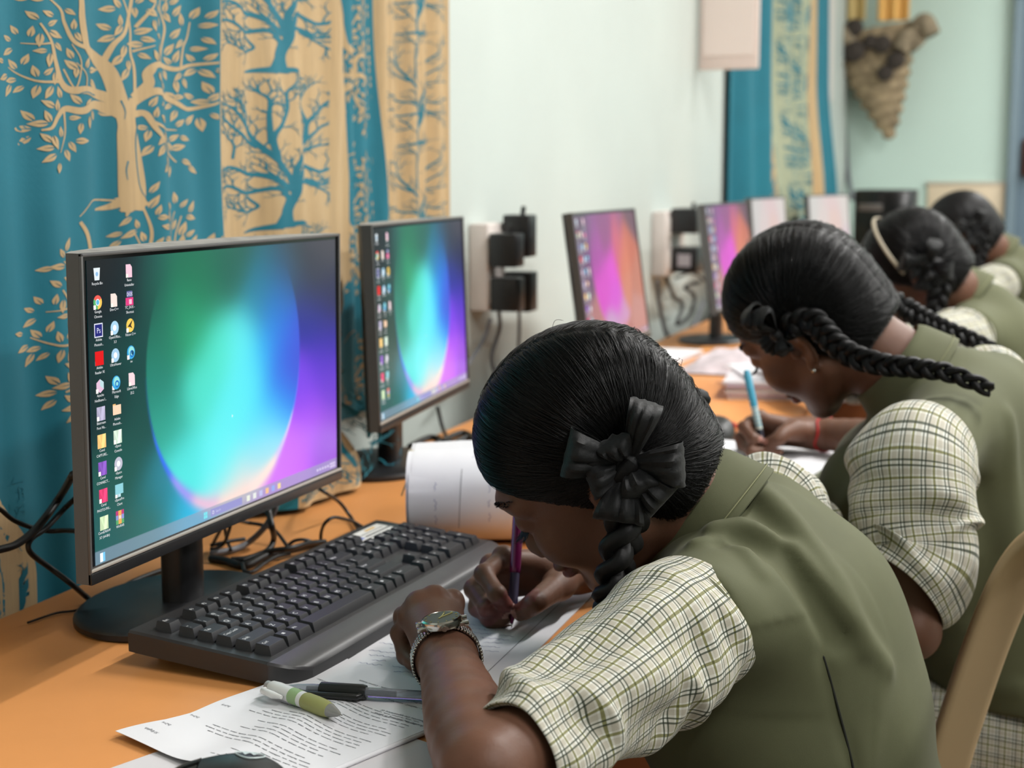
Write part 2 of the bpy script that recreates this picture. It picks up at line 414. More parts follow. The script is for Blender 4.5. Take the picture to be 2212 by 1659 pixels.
def tree_bare(wk=1):
    c = Cloth2D(); B = []; rnd = random.Random(5)
    def br(pts, w0, w1): q, T = c.ribbon(A(*[list(p) for p in pts]), w0*1.3*wk, w1*1.3*wk); B.append((q, T, w1*wk))
    br([(1335, 1090), (1368, 1000), (1398, 930), (1380, 850), (1330, 770), (1280, 700), (1222, 600), (1215, 540), (1185, 495)], 26, 9)
    br([(1385, 1085), (1378, 1000), (1412, 900), (1402, 820), (1440, 740), (1500, 670), (1512, 590), (1560, 530), (1600, 485)], 26, 9)
    br([(1360, 1088), (1352, 1010), (1370, 940), (1350, 880), (1310, 830)], 14, 6); br([(1330, 760), (1312, 660), (1350, 590), (1372, 520), (1372, 450), (1400, 410)], 18, 7); br([(1306, 690), (1300, 560), (1300, 480), (1268, 440)], 14, 6)
    br([(1415, 860), (1462, 785), (1560, 820), (1650, 782), (1685, 768)], 18, 6); br([(1415, 872), (1500, 858), (1560, 882), (1640, 862)], 16, 6); br([(1490, 868), (1590, 915), (1640, 952)], 9, 4)
    br([(1390, 905), (1300, 842), (1232, 830), (1150, 800), (1065, 822)], 20, 8); br([(1392, 960), (1330, 900), (1232, 922), (1150, 890), (1070, 902)], 18, 8)
    br([(1275, 705), (1190, 640), (1120, 580), (1078, 558)], 14, 6); br([(1240, 938), (1282, 985), (1232, 1012), (1160, 992)], 10, 5); br([(1215, 600), (1150, 520), (1095, 500)], 12, 5)
    br([(1482, 690), (1580, 602), (1655, 590)], 12, 5); br([(1440, 745), (1540, 700), (1625, 690)], 12, 5); br([(1510, 590), (1480, 500), (1500, 440)], 12, 5); br([(1160, 760), (1160, 690), (1110, 640)], 10, 5)
    br([(1350, 1075), (1290, 1090), (1225, 1112)], 26, 5); br([(1385, 1070), (1440, 1062), (1520, 1085)], 22, 5)
    def twig(p, a, L, w, lev):
        e = p+A(math.cos(a), math.sin(a))*L; b = a+rnd.uniform(-.6, .6); m = p+A(math.cos((a+b)/2), math.sin((a+b)/2))*L*.5
        c.ribbon(np.stack([p, m, e]), w, w*.6, n=3)
        if lev:
            for s in (-1, 1): twig(e if rnd.random() < .6 else m, a+s*rnd.uniform(.3, .75), L*rnd.uniform(.6, .85), w*.65, lev-1)
    for q, T, w in B[:-2]:
        a = math.atan2(T[-1][1], T[-1][0])
        for s in (-.5, 0, .5): twig(q[-1], a+s+rnd.uniform(-.15, .15), rnd.uniform(36, 52), max(6*wk, w*.9), 2 if wk == 1 else 1)
        for i in range(int(len(q)*.35), len(q)-2, 3):
            a = math.atan2(T[i][1], T[i][0]); s = rnd.choice((-1, 1)); twig(q[i], a+s*rnd.uniform(.5, 1), rnd.uniform(34, 54), 7*wk, 2 if wk == 1 else 1)
    return c
TA, TB = tree_leafy(), tree_bare(); TB2 = tree_bare(.62)
def lay(mb, cl, fxz, surf, x0, x1, ink, base, off=.0004, zmin=0, zmax=9):
    """lay a motif: pixel motif -> cloth (x,z) by fxz -> fold surface, as thin printed faces"""
    for g, k in cl.poly:
        n = len(g); xz = fxz(g.reshape(-1, 2))
        if xz[:, 1].max() > zmax or xz[:, 1].min() < zmin: continue
        if xz[:, 0].max() < x0 or xz[:, 0].min() > x1: continue
        xz[:, 0] = np.clip(xz[:, 0], x0, x1)
        p = surf(xz[:, 0], xz[:, 1], off+(.0002 if k == 0 else 0)); p = p.reshape(n, g.shape[1], 3)
        mb.grid(p, ink if k else base)
def pix_cloth(z, y=.965):
    """zoomed-motif pixels -> cloth coordinates on the plane y"""
    return np.array([Py(a/2.212, b/2.212, y)[[0, 2]] for a, b in z])
def affine(cl, fx, sx=1, dx=0, dz=0, cx=0, sz=1, cz=0):
    def f(z): q = fx(z); q[:, 0] = (q[:, 0]-cx)*sx+cx+dx; q[:, 1] = (q[:, 1]-cz)*sz+cz+dz; return q
    return f
_cx = {}
def cached(z):
    k = z.tobytes()
    if k not in _cx: _cx[k] = pix_cloth(z)
    return _cx[k].copy()
# --- curtain beside the near monitor: teal band with the leafy tree, beige band with bare trees
def surf1(X, Z, off=0):
    X = np.asarray(X, float); Z = np.asarray(Z, float)
    y = .967+.006*np.sin(2*PI*(X-1.2)/.155+.6*np.sin(Z*3))+.003*np.sin(2*PI*(X-1.0)/.067+Z*2.2)+.004*np.sin(Z*11+X*20)*sm(X, 1.2, 1.5)
    y = y-.010*np.exp(-((X-1.83)/.05)**2)
    y = y-.105*sm(X, 1.50, 1.66)*sm(.92-Z, 0, .14)
    y = y-.02*np.exp(-((X-1.91)/.03)**2-((Z-.93)/.05)**2)
    return np.stack([X, y-off, Z], -1)
def solve_x(u, z, lo, hi, sf):
    for _ in range(40):
        m = (lo+hi)/2; p = sf(np.array([m]), np.array([z]))[0]-CAM; uu = CU+F*(p@rt)/(p@fw)
        lo, hi = (m, hi) if uu < u else (lo, m)
    return (lo+hi)/2
XT = solve_x(476, 1.25, 1.4, 1.8, surf1); 
ZR = np.array([2.3, 1.40, 1.24, 1.10, .94, .85, .757, .6]); XRT = np.array([solve_x(u, z, 1.5, 2.1, surf1) for u, z in zip((700, 720, 742, 752, 762, 772, 784, 790), ZR)])
XR = 1.965
def xr(z): return np.interp(-z, -ZR, XRT)
def xb(Z): return 1.172+.006*np.sin(Z*9)-.12*sm(Z, 1.12, 1.25)+.075*sm(.9-Z, 0, .14)
Zs = np.concatenate([np.linspace(2.25, 1.42, 14), np.linspace(1.41, .66, 90)])
cols = []; nL, nT, nB = 12, 66, 60
G = []
for z in Zs:
    zb = z
    e = xb(z); xs = np.concatenate([np.linspace(.97, e, nL), np.linspace(e, XT, nT)[1:], np.linspace(XT, xr(z), nB)[1:]])
    zz = .66+(z-.66)*(2.25-(.66+.098*sm(xs, 1.44, 1.52)))/(2.25-.66)+.098*sm(xs, 1.44, 1.52)
    G.append(surf1(xs, zz))
G = np.array(G)
mb = MB()
mb.sheet(G[:, :nL], .0012, 1); mb.sheet(G[:, nL-1:nL+nT-1], .0012, 0); mb.sheet(G[:, nL+nT-2:], .0012, 1)
if np.cross(G[1, 0]-G[0, 0], G[0, 1]-G[0, 0])[1] > 0: pass
dzA = cached(A([620, 960]))[0, 1]-cached(A([620, 2110]))[0, 1]
lay(mb, TA, cached, surf1, 1.175, XT-.003, 1, 0, zmin=.7)
lay(mb, TA, affine(TA, cached, dz=-dzA, dx=.012), surf1, 1.185, XT-.003, 1, 0, zmin=.68)
DXB = solve_x(622, 1.2, 1.4, 2.0, surf1)-cached(A([1375, 900]))[0, 0]
dzB = cached(A([1370, 350]))[0, 1]-cached(A([1370, 1080]))[0, 1]
for k in range(-2, 4):
    lay(mb, TB, affine(TB, cached, dz=-dzB*k, dx=DXB+(-.004 if k < 0 else .003*k)), surf1, XT+.003, float(XRT[1:4].min())-.004, 0, 1, zmin=.762)
XL = solve_x(22, .76, .9, 1.5, surf1); zB0 = cached(A([1370, 1080]))[0, 1]; xB0 = cached(A([1375, 900]))[0, 0]
for zb_ in (.70, .838):
    lay(mb, TB, affine(TB, cached, sx=.62, cx=xB0, dx=XL-xB0, sz=.75, cz=zB0, dz=zb_-zB0), surf1, 1.0, 1.235, 0, 1, zmin=.665, zmax=.87)
c1 = mb.obj('curtain', [m_teal, m_beige], angle=None)
tag(c1, 'teal and beige curtain with printed trees hanging behind the nearest monitor', 'curtain')
# --- second curtain, further along the wall
def surf2(X, Z, off=0):
    X = np.asarray(X, float); Z = np.asarray(Z, float)
    y = 1.006+.008*np.sin(2*PI*(X-1.95)/.14+.4*np.sin(Z*2.5))+.006*np.sin(2*PI*X/.06+1)
    return np.stack([X, y-off, Z], -1)
X2B = solve_x(806, 1.40, 1.8, 2.4, surf2); X2R = solve_x(971, 1.3, 2.0, 2.9, surf2); X2C = solve_x(903, 1.25, 1.9, 2.7, surf2)
G = []; nT, nB = 40, 50
for z in np.linspace(2.25, .80, 60):
    e = X2B+.05*sm(1.42-z, 0, .6); xs = np.concatenate([np.linspace(1.80, e, nT), np.linspace(e, X2R, nB)[1:]])
    G.append(surf2(xs, np.full(len(xs), z)))
G = np.array(G); mb = MB(); mb.sheet(G[:, :nT], .0012, 0); mb.sheet(G[:, nT-1:], .0012, 1)
cxB = cached(A([1380, 700]))[0, 0]
zt = Py(905, 310, .99)[2]; zb0 = cached(A([1370, 1080]))[0, 1]
for k in range(-1, 4):
    lay(mb, TB2, affine(TB2, cached, sx=.72, cx=cxB, dx=X2C-cxB, sz=.98, cz=zb0, dz=zt-zb0-.182*k), surf2, X2B+.045, X2R-.008, 0, 1, zmin=.82)
cxA = cached(A([620, 600]))[0, 0]
for k in range(0, 3):
    lay(mb, TA, affine(TA, cached, sx=.55, cx=cxA, dx=(xr(1.25)+X2B)/2+.02-cxA, dz=.06-dzA*k), surf2, 1.82, X2B-.005, 1, 0, zmin=.82)
c2 = mb.obj('curtain', [m_teal, m_beige], angle=None)
tag(c2, 'narrower teal and beige tree-print curtain between the nearest curtain and the bare wall', 'curtain')
# --- third curtain far down the wall
def surf3(X, Z, off=0):
    X = np.asarray(X, float); Z = np.asarray(Z, float)
    y = .965+.05*sm(X, 5.2, 5.02)+.035*sm(X, 5.02, 5.15)*np.sin(2*PI*(X-5)/.42+.5*np.sin(Z*2))+.012*np.sin(2*PI*X/.13)-.05*sm(X, 5.2, 5.5)*sm(1.6-Z, 0, .6)
    return np.stack([X, y-off, Z], -1)
mb = MB(); x3 = [5.02, 5.42, 5.56, 6.35, 6.55, 6.95]; mm = [0, 1, 2, 1, 0]
for i in range(5):
    xs = np.linspace(x3[i], x3[i+1], 28)
    mb.sheet(np.array([surf3(xs, np.full(28, z)) for z in np.linspace(2.3, .82, 30)]), .0015, mm[i])
for k in range(6):
    for xo in (5.78, 6.15):
        lay(mb, TB, affine(TB, cached, sx=1.2, cx=cxB, dx=xo-cxB, sz=1.3, cz=zb0, dz=.9-.27*k+zt-zb0-.4), surf3, 5.57, 6.34, 0, 1, zmin=.85)
    lay(mb, TB, affine(TB, cached, sx=.6, cx=cxB, dx=5.49-cxB, sz=1.2, cz=zb0, dz=.9-.25*k+zt-zb0-.4), surf3, 5.43, 5.555, 0, 1, zmin=.85)
c3 = mb.obj('curtain', [m_teal, m_beige, mat('beige_cloth_dense', (152, 158, 132), .7, bump=.1)], angle=None)
tag(c3, 'bunched teal and beige curtain far down the left wall, below the pale panel', 'curtain')
# ================================================================== DESK
DZ = .75
m_desk = mat('orange_laminate', (220, 150, 88), .42, spec=.4, bump=.03, bscale=300, vary=.05, vscale=7)
m_desk_edge = mat('orange_edge_band', (216, 132, 62), .4)
m_panel = mat('desk_panel', (150, 84, 40), .55, vary=.1, vscale=5, stretch=(1, 1, 6))
desk = thing('computer_desk', 'long orange laminate worktop along the left wall carrying the monitors', 'desk', (3.6, .66, 0))
MB().box((0, 0, DZ-.0135), (6.6, .536, .027), bev=.002).obj('worktop', m_desk, desk)
MB().box((0, -.2695, DZ-.0135), (6.6, .003, .025), bev=.0008).obj('edge_band', m_desk_edge, desk)
for x in (-3.27, -1.1, 1.1, 3.27):
    MB().box((x, .02, (DZ-.027)/2), (.025, .48, DZ-.027), bev=.002).obj('leg', m_panel, desk)
MB().box((0, .22, .48), (6.5, .018, .45)).obj('back_panel', m_panel, desk)

# ================================================================== MONITORS
m_blk = mat('black_plastic', (26, 26, 28), .38, spec=.5, bump=.05, bscale=1500)
m_blk_gloss = mat('black_gloss', (14, 14, 16), .15, spec=.5)
m_dust = mat('dusty_plastic', (158, 155, 150), .7, vary=.25, vscale=60)
m_grey_side = mat('grey_plastic_lit', (84, 83, 82), .5, bump=.05, bscale=800)  # black housing's sides: their lit look is put into this lighter grey
m_strip = mat('silver_strip', (176, 170, 162), .45, metal=.2)
m_logo = mat('logo_grey', (62, 60, 62), .4)
def screen_mat(name, strength):
    m = bpy.data.materials.new(name); m.use_nodes = True; nt = m.node_tree; b = nt.nodes['Principled BSDF']
    at = nt.nodes.new('ShaderNodeAttribute'); at.attribute_name = 'Col'
    b.inputs['Base Color'].default_value = (.005, .005, .006, 1); b.inputs['Roughness'].default_value = .22; b.inputs['Specular IOR Level'].default_value = .35
    nt.links.new(at.outputs['Color'], b.inputs['Emission Color']); b.inputs['Emission Strength'].default_value = strength
    return m
m_screen = screen_mat('screen_glow', 1.0)
OUT1 = [(.02, .02, (8, 14, 20)), (.1, .12, (14, 34, 40)), (.04, .45, (16, 42, 44)), (.12, .35, (20, 70, 66)), (.1, .7, (26, 84, 76)), (.04, .95, (30, 92, 90)), (.2, .93, (26, 100, 92)), (.24, .8, (40, 130, 150)), (.3, .93, (48, 190, 235)), (.22, .12, (24, 72, 66)), (.34, .06, (30, 104, 78)), (.48, .04, (36, 110, 84)), (.6, .02, (30, 66, 66)), (.74, .06, (52, 58, 66)), (.95, .04, (70, 66, 76)), (.9, .16, (44, 50, 66)), (.97, .25, (30, 30, 70)), (.9, .32, (32, 44, 150)), (.96, .42, (44, 40, 150)), (.93, .52, (90, 50, 205)), (.97, .62, (110, 60, 205)), (.84, .62, (120, 66, 230)), (.86, .75, (176, 80, 240)), (.95, .85, (150, 80, 215)), (.78, .85, (196, 92, 245)), (.72, .95, (210, 120, 240)), (.15, .55, (22, 76, 70))]
IN1 = [(.25, .3, (34, 120, 96)), (.22, .45, (34, 128, 112)), (.24, .6, (46, 160, 140)), (.34, .28, (40, 160, 110)), (.4, .15, (34, 118, 86)), (.5, .1, (34, 98, 84)), (.3, .78, (80, 226, 222)), (.38, .5, (78, 220, 200)), (.45, .35, (80, 225, 200)), (.55, .35, (96, 236, 240)), (.58, .5, (90, 232, 242)), (.5, .62, (92, 234, 238)), (.45, .8, (94, 238, 240)), (.6, .75, (84, 226, 242)), (.62, .2, (34, 120, 150)), (.7, .28, (30, 116, 210)), (.66, .42, (40, 170, 240)), (.74, .42, (34, 110, 225)), (.76, .5, (64, 84, 215)), (.79, .45, (70, 70, 200)), (.72, .6, (40, 140, 240)), (.66, .7, (70, 205, 245)), (.62, .88, (190, 222, 226)), (.66, .84, (170, 220, 232)), (.55, .93, (226, 222, 218)), (.48, .95, (190, 226, 228))]
OUT2 = [(.05, .1, (92, 60, 90)), (.3, .05, (110, 62, 112)), (.6, .05, (120, 66, 110)), (.95, .05, (104, 62, 80)), (.05, .5, (104, 66, 100)), (.05, .95, (120, 84, 116)), (.95, .5, (186, 112, 90)), (.85, .3, (190, 96, 70)), (.9, .9, (190, 130, 120)), (.15, .8, (170, 110, 110)), (.2, .3, (112, 60, 112))]
IN2 = [(.3, .3, (160, 60, 150)), (.45, .2, (140, 62, 120)), (.35, .5, (206, 60, 186)), (.5, .4, (214, 62, 196)), (.5, .65, (206, 70, 196)), (.62, .3, (196, 84, 110)), (.7, .4, (205, 112, 80)), (.74, .6, (200, 120, 96)), (.6, .85, (196, 140, 180)), (.45, .9, (190, 150, 186))]
OUT3 = [(.1, .1, (196, 190, 186)), (.9, .1, (206, 196, 190)), (.1, .9, (190, 176, 184)), (.9, .9, (206, 180, 190))]
IN3 = [(.3, .4, (206, 190, 186)), (.6, .5, (212, 184, 176)), (.5, .8, (206, 170, 190))]
def shep(x, y, L, s=.085):
    num = np.zeros((len(x), 3)); den = np.zeros(len(x))+1e-12
    for a, b, c in L:
        w = np.exp(-(((x-a)*1.6)**2+(y-b)**2)/(2*s*s))+1e-4/(((x-a)*1.6)**2+(y-b)**2+.002); num += w[:, None]*A(*c); den += w
    return num/den[:, None]
def wallpaper(x, y, out, inn, kind):
    """x right, y down in 0..1 -> display colour"""
    r = np.hypot((x-.496)*1.777, y-.42); R = .565
    o, i = shep(x, y, out), shep(x, y, inn)
    w = sm(r, R+.004, R-.012)[:, None]; top = sm(y, .42, .06)[:, None]
    w = w*(1-top)+top*sm(r, R+.2, R-.3)[:, None]
    c = o*(1-w)+i*w
    ang = np.arctan2(y-.42, (x-.496)*1.777)      # 0 = right, pi/2 = down
    wid = .006+.055*np.exp(-((ang-1.45)/.5)**2)+.012*np.exp(-((ang-2.2)/.35)**2)
    rim = np.exp(-((r-(R-wid*.35))/wid)**2)*sm(ang, .02, .5)*sm(ang, 3.35, 2.6)
    if kind == 1: rc = np.where((ang < 2.5)[:, None], 1, 0)*0+shep(ang/PI, y*0+.5, [(.1, .5, (90, 120, 245)), (.22, .5, (205, 190, 240)), (.35, .5, (245, 222, 214)), (.5, .5, (246, 218, 208)), (.62, .5, (226, 190, 214)), (.72, .5, (150, 150, 236)), (.82, .5, (50, 110, 235)), (.95, .5, (30, 90, 150))], .05)
    elif kind == 2: rc = np.tile(A(196, 126, 96), (len(x), 1)); rim = rim*.7
    else: rc = c; rim = rim*0
    c = c*(1-rim[:, None])+rc*rim[:, None]
    tb = (y > .957)[:, None]
    bar = c*.35+A(150, 160, 184)*.65 if kind == 1 else c*.6+A(150, 130, 150)*.4
    return np.where(tb, bar, c)
ICONS = {  # column, row -> (lines, shape, colours)
 (0, 0): ('Recycle Bin', 'bin', (225, 235, 240)), (0, 1): ('Google|Chrome', 'chrome', None), (0, 2): ('Adobe|Photosh...', 'ps', (30, 36, 120)), (0, 3): ('Adobe|Reader XI', 'pdf', (225, 20, 24)),
 (0, 4): ('Apache|NetBeans I...', 'hex', (225, 190, 215)), (0, 5): ('Bitstream|Font Na...', 'sq', (170, 165, 190)), (0, 6): ('Corel|CAPTURE...', 'sq', (248, 196, 120)), (0, 7): ('Corel|CONNECT...', 'sq', (128, 82, 180)), (0, 8): ('Corel|PHOTO-PAI...', 'sq', (218, 60, 110)), (0, 9): ('CorelDRAW|X7 (64-Bit)', 'sq', (200, 222, 178)),
 (1, 1): ('Dev-C++', 'doc', (245, 225, 215)), (1, 2): ('OpenOffice...|3.3', 'disc', (170, 212, 236)), (1, 3): ('UltraViewer', 'disc', (165, 205, 232)), (1, 4): ('Microsoft|Edge', 'edge', None), (1, 5): ('Adobe|Photosh...', 'folder', (250, 212, 180)), (1, 6): ('vSpace|Console', 'sq', (205, 225, 205)), (1, 7): ('vSpace|Manager', 'disc', (190, 190, 205)), (1, 8): ('vSpacePro|Client', 'sq2', (140, 205, 215)), (1, 9): ('WinRAR', 'rar', None),
 (2, 0): ('Revo|Uninstaller', 'doc', (240, 200, 215)), (2, 1): ('TC_DOS -|Shortcut', 'dos', (225, 60, 130)), (2, 2): ('Falcon C++', 'falcon', (245, 205, 90)), (2, 3): ('ne', 'edge', None), (2, 4): ('LibreOffice|25.2', 'doc', (240, 215, 220))}
def make_screen(kind, detail):
    out, inn = {1: (OUT1, IN1), 2: (OUT2, IN2), 3: (OUT3, IN3)}[kind]
    SW, SH = .444, .25; nx, ny = (260, 150) if detail else (120, 70)
    ys = np.linspace(0, 1, ny+1); ys[np.argmin(abs(ys-.957))] = .957
    X, Y = np.meshgrid(np.linspace(0, 1, nx+1), ys)
    c = srgb_np(wallpaper(X.ravel(), Y.ravel()+1e-6, out, inn, kind))
    mb = MB()
    g = np.stack([X*SW, np.zeros_like(X), (1-Y)*SH], -1)
    mb.grid(g, col=c, flip=True)
    def pt(q, z=-.0002): return np.c_[q[:, 0], np.full(len(q), z), q[:, 1]]
    lay_ = [0]
    def poly(p, col):
        lay_[0] += 1; p = np.asarray(p, float); z = -.0002-.000004*(lay_[0] % 12)
        mb.add(pt(p, z), [tuple(range(len(p)))], 0, srgb_np(col))
    def rect(x, y, w, h, col): poly([(x, y), (x+w, y), (x+w, y+h), (x, y+h)], col)
    def disc(x, y, r, col, a0=0, a1=2*PI, r0=None):
        a = np.linspace(a0, a1, 18)
        if r0 is None: poly(np.c_[x+r*np.cos(a), y+r*np.sin(a)] if a1-a0 > 6 else np.vstack([[x, y], np.c_[x+r*np.cos(a), y+r*np.sin(a)]]), col)
        else: poly(np.vstack([np.c_[x+r*np.cos(a), y+r*np.sin(a)], np.c_[x+r0*np.cos(a), y+r0*np.sin(a)][::-1]]), col)
    s = .0115
    if kind != 3:
        for (ci, ri), (txt, sh, col) in ICONS.items():
            x = .0135+ci*.0224; y = SH-.0115-ri*.0228
            if sh == 'chrome':
                for k, cc in enumerate(((235, 90, 80), (250, 200, 90), (90, 180, 110))): disc(x, y, s/2, cc, PI/2-2*PI/3*k+PI/3-2*PI/3, PI/2-2*PI/3*k+PI/3)
                disc(x, y, s*.24, (240, 245, 250)); disc(x, y, s*.18, (90, 180, 220))
            elif sh == 'edge': disc(x, y, s/2, (60, 170, 225)); disc(x+.0005, y+.0008, s*.36, (150, 225, 220)); disc(x+.0012, y-.0012, s*.26, (30, 110, 190), r0=s*.14); disc(x+.0022, y-.0005, s*.16, (20, 80, 120))
            elif sh == 'disc': disc(x, y, s/2, col); disc(x, y, s*.22, (245, 248, 252))
            elif sh == 'pdf': rect(x-s/2, y-s/2, s, s, col); poly([(x, y+.004), (x+.001, y), (x+.0042, y-.0018), (x+.0006, y-.0006), (x-.0038, y-.0036), (x-.0006, y-.0004)], (255, 240, 235))
            elif sh == 'ps': rect(x-s/2, y-s/2, s, s, (225, 228, 245)); rect(x-s*.42, y-s*.42, s*.84, s*.84, col); put_text(mb, 'Ps', lambda q: pt(q, -.00028), x, y-.0022, .0045, 0, 'c', srgb_np((225, 228, 250)))
            elif sh == 'hex': poly([(x+s*.5*math.cos(k*PI/3+PI/6), y+s*.5*math.sin(k*PI/3+PI/6)) for k in range(6)], col); poly([(x, y), (x, y+s/2), (x+s*.43, y+s*.25), (x+s*.43, y-s*.25)], (190, 220, 225))
            elif sh == 'bin': poly([(x-.0032, y-.005), (x+.0032, y-.005), (x+.0044, y+.005), (x-.0044, y+.005)], col); disc(x, y, .0018, (140, 185, 225))
            elif sh == 'doc': poly([(x-.0044, y-.0055), (x+.0044, y-.0055), (x+.0044, y+.003), (x+.002, y+.0055), (x-.0044, y+.0055)], col); rect(x-.0044, y-.0055, .003, .003, (255, 250, 235))
            elif sh == 'folder': rect(x-s/2, y-.004, s, .008, col); rect(x-s/2, y+.004, .004, .0012, (245, 190, 120))
            elif sh == 'dos': rect(x-.004, y+.001, .008, .005, (110, 108, 160)); put_text(mb, 'DOS', lambda q: pt(q, -.00028), x, y+.002, .003, 0, 'c', srgb_np((240, 240, 250))); rect(x-s/2, y-.006, s*.95, .0065, col); rect(x-.001, y-.005, .004, .004, (250, 190, 210))
            elif sh == 'falcon': disc(x, y, s/2, col); poly([(x-.004, y-.001), (x+.004, y+.005), (x+.001, y), (x+.003, y-.003), (x, y-.0015)], (60, 50, 40))
            elif sh == 'rar':
                for k, cc in enumerate(((190, 60, 120), (140, 150, 210), (90, 170, 110))): rect(x-s/2, y+s/2-(k+1)*s/3, s, s/3, cc)
                rect(x-.0022, y-s/2, .0044, s, (235, 170, 90)); rect(x-.0014, y-.0014, .0028, .0028, (240, 220, 200))
            elif sh == 'sq2': rect(x-s/2, y-.003, s, .0085, col); rect(x-.002, y-.0055, .004, .0028, (190, 225, 230))
            else:
                rect(x-s/2, y-s/2, s, s, col); poly([(x-.001, y-s/2), (x+.003, y-s/2), (x+s/2, y+s/2), (x+.0015, y+s/2)], [min(255, q*1.12+8) for q in col]); poly([(x-s/2, y+s/2), (x-.002, y+s/2), (x+.0005, y-s/2)], [min(255, q*1.06+4) for q in col])
            if sh in ('chrome', 'pdf', 'edge', 'disc', 'sq', 'hex', 'falcon', 'sq2', 'dos'): rect(x-s/2, y-s/2, .0032, .0036, (250, 246, 240))
            if detail:
                for k, ln in enumerate(txt.split('|')): put_text(mb, ln, lambda q: pt(q, -.00026), x, y-.0086-.0040*k, .0023, 0, 'c', srgb_np((235, 238, 240)))
            else:
                for k, ln in enumerate(txt.split('|')): rect(x-.0006*len(ln), y-.0086-.004*k, .0012*len(ln), .0018, (180, 190, 190))
        # task bar
        y = SH*.0215
        for k, cc in enumerate(((230, 235, 220), (226, 230, 226), (190, 190, 230), (240, 190, 140), (150, 170, 235), (240, 214, 150))):
            rect(.247+k*.0125, y-.0028, .0062, .0056, cc)
        for a in (0, 1):
            for b in (0, 1): rect(.168+a*.0032, y-.003+b*.0032, .0028, .0028, (120, 225, 235))
        rect(.180, y-.0036, .058, .0072, (150, 150, 205) if kind == 1 else (190, 160, 190)); disc(.1845, y, .0017, (225, 225, 240), r0=.0011)
        if detail: put_text(mb, 'Search', lambda q: pt(q, -.00028), .189, y-.001, .0024, 0, 'l', srgb_np((205, 205, 235)))
        for k in range(5): rect(.396+k*.0062, y-.0012, .0035, .0024, (215, 205, 235))
        rect(.427, y+.0004, .013, .0016, (215, 205, 235)); rect(.427, y-.0026, .013, .0016, (215, 205, 235))
        rect(.0065, y-.004, .004, .0075, (240, 248, 250)); rect(.0105, y-.004, .003, .0075, (120, 200, 240))
        if kind == 1: poly([(.2215, .0925), (.2215, .0895), (.2235, .091)], (240, 240, 240))
    return mb.mesh('screen', m_screen, smooth=False)
SCR = {}
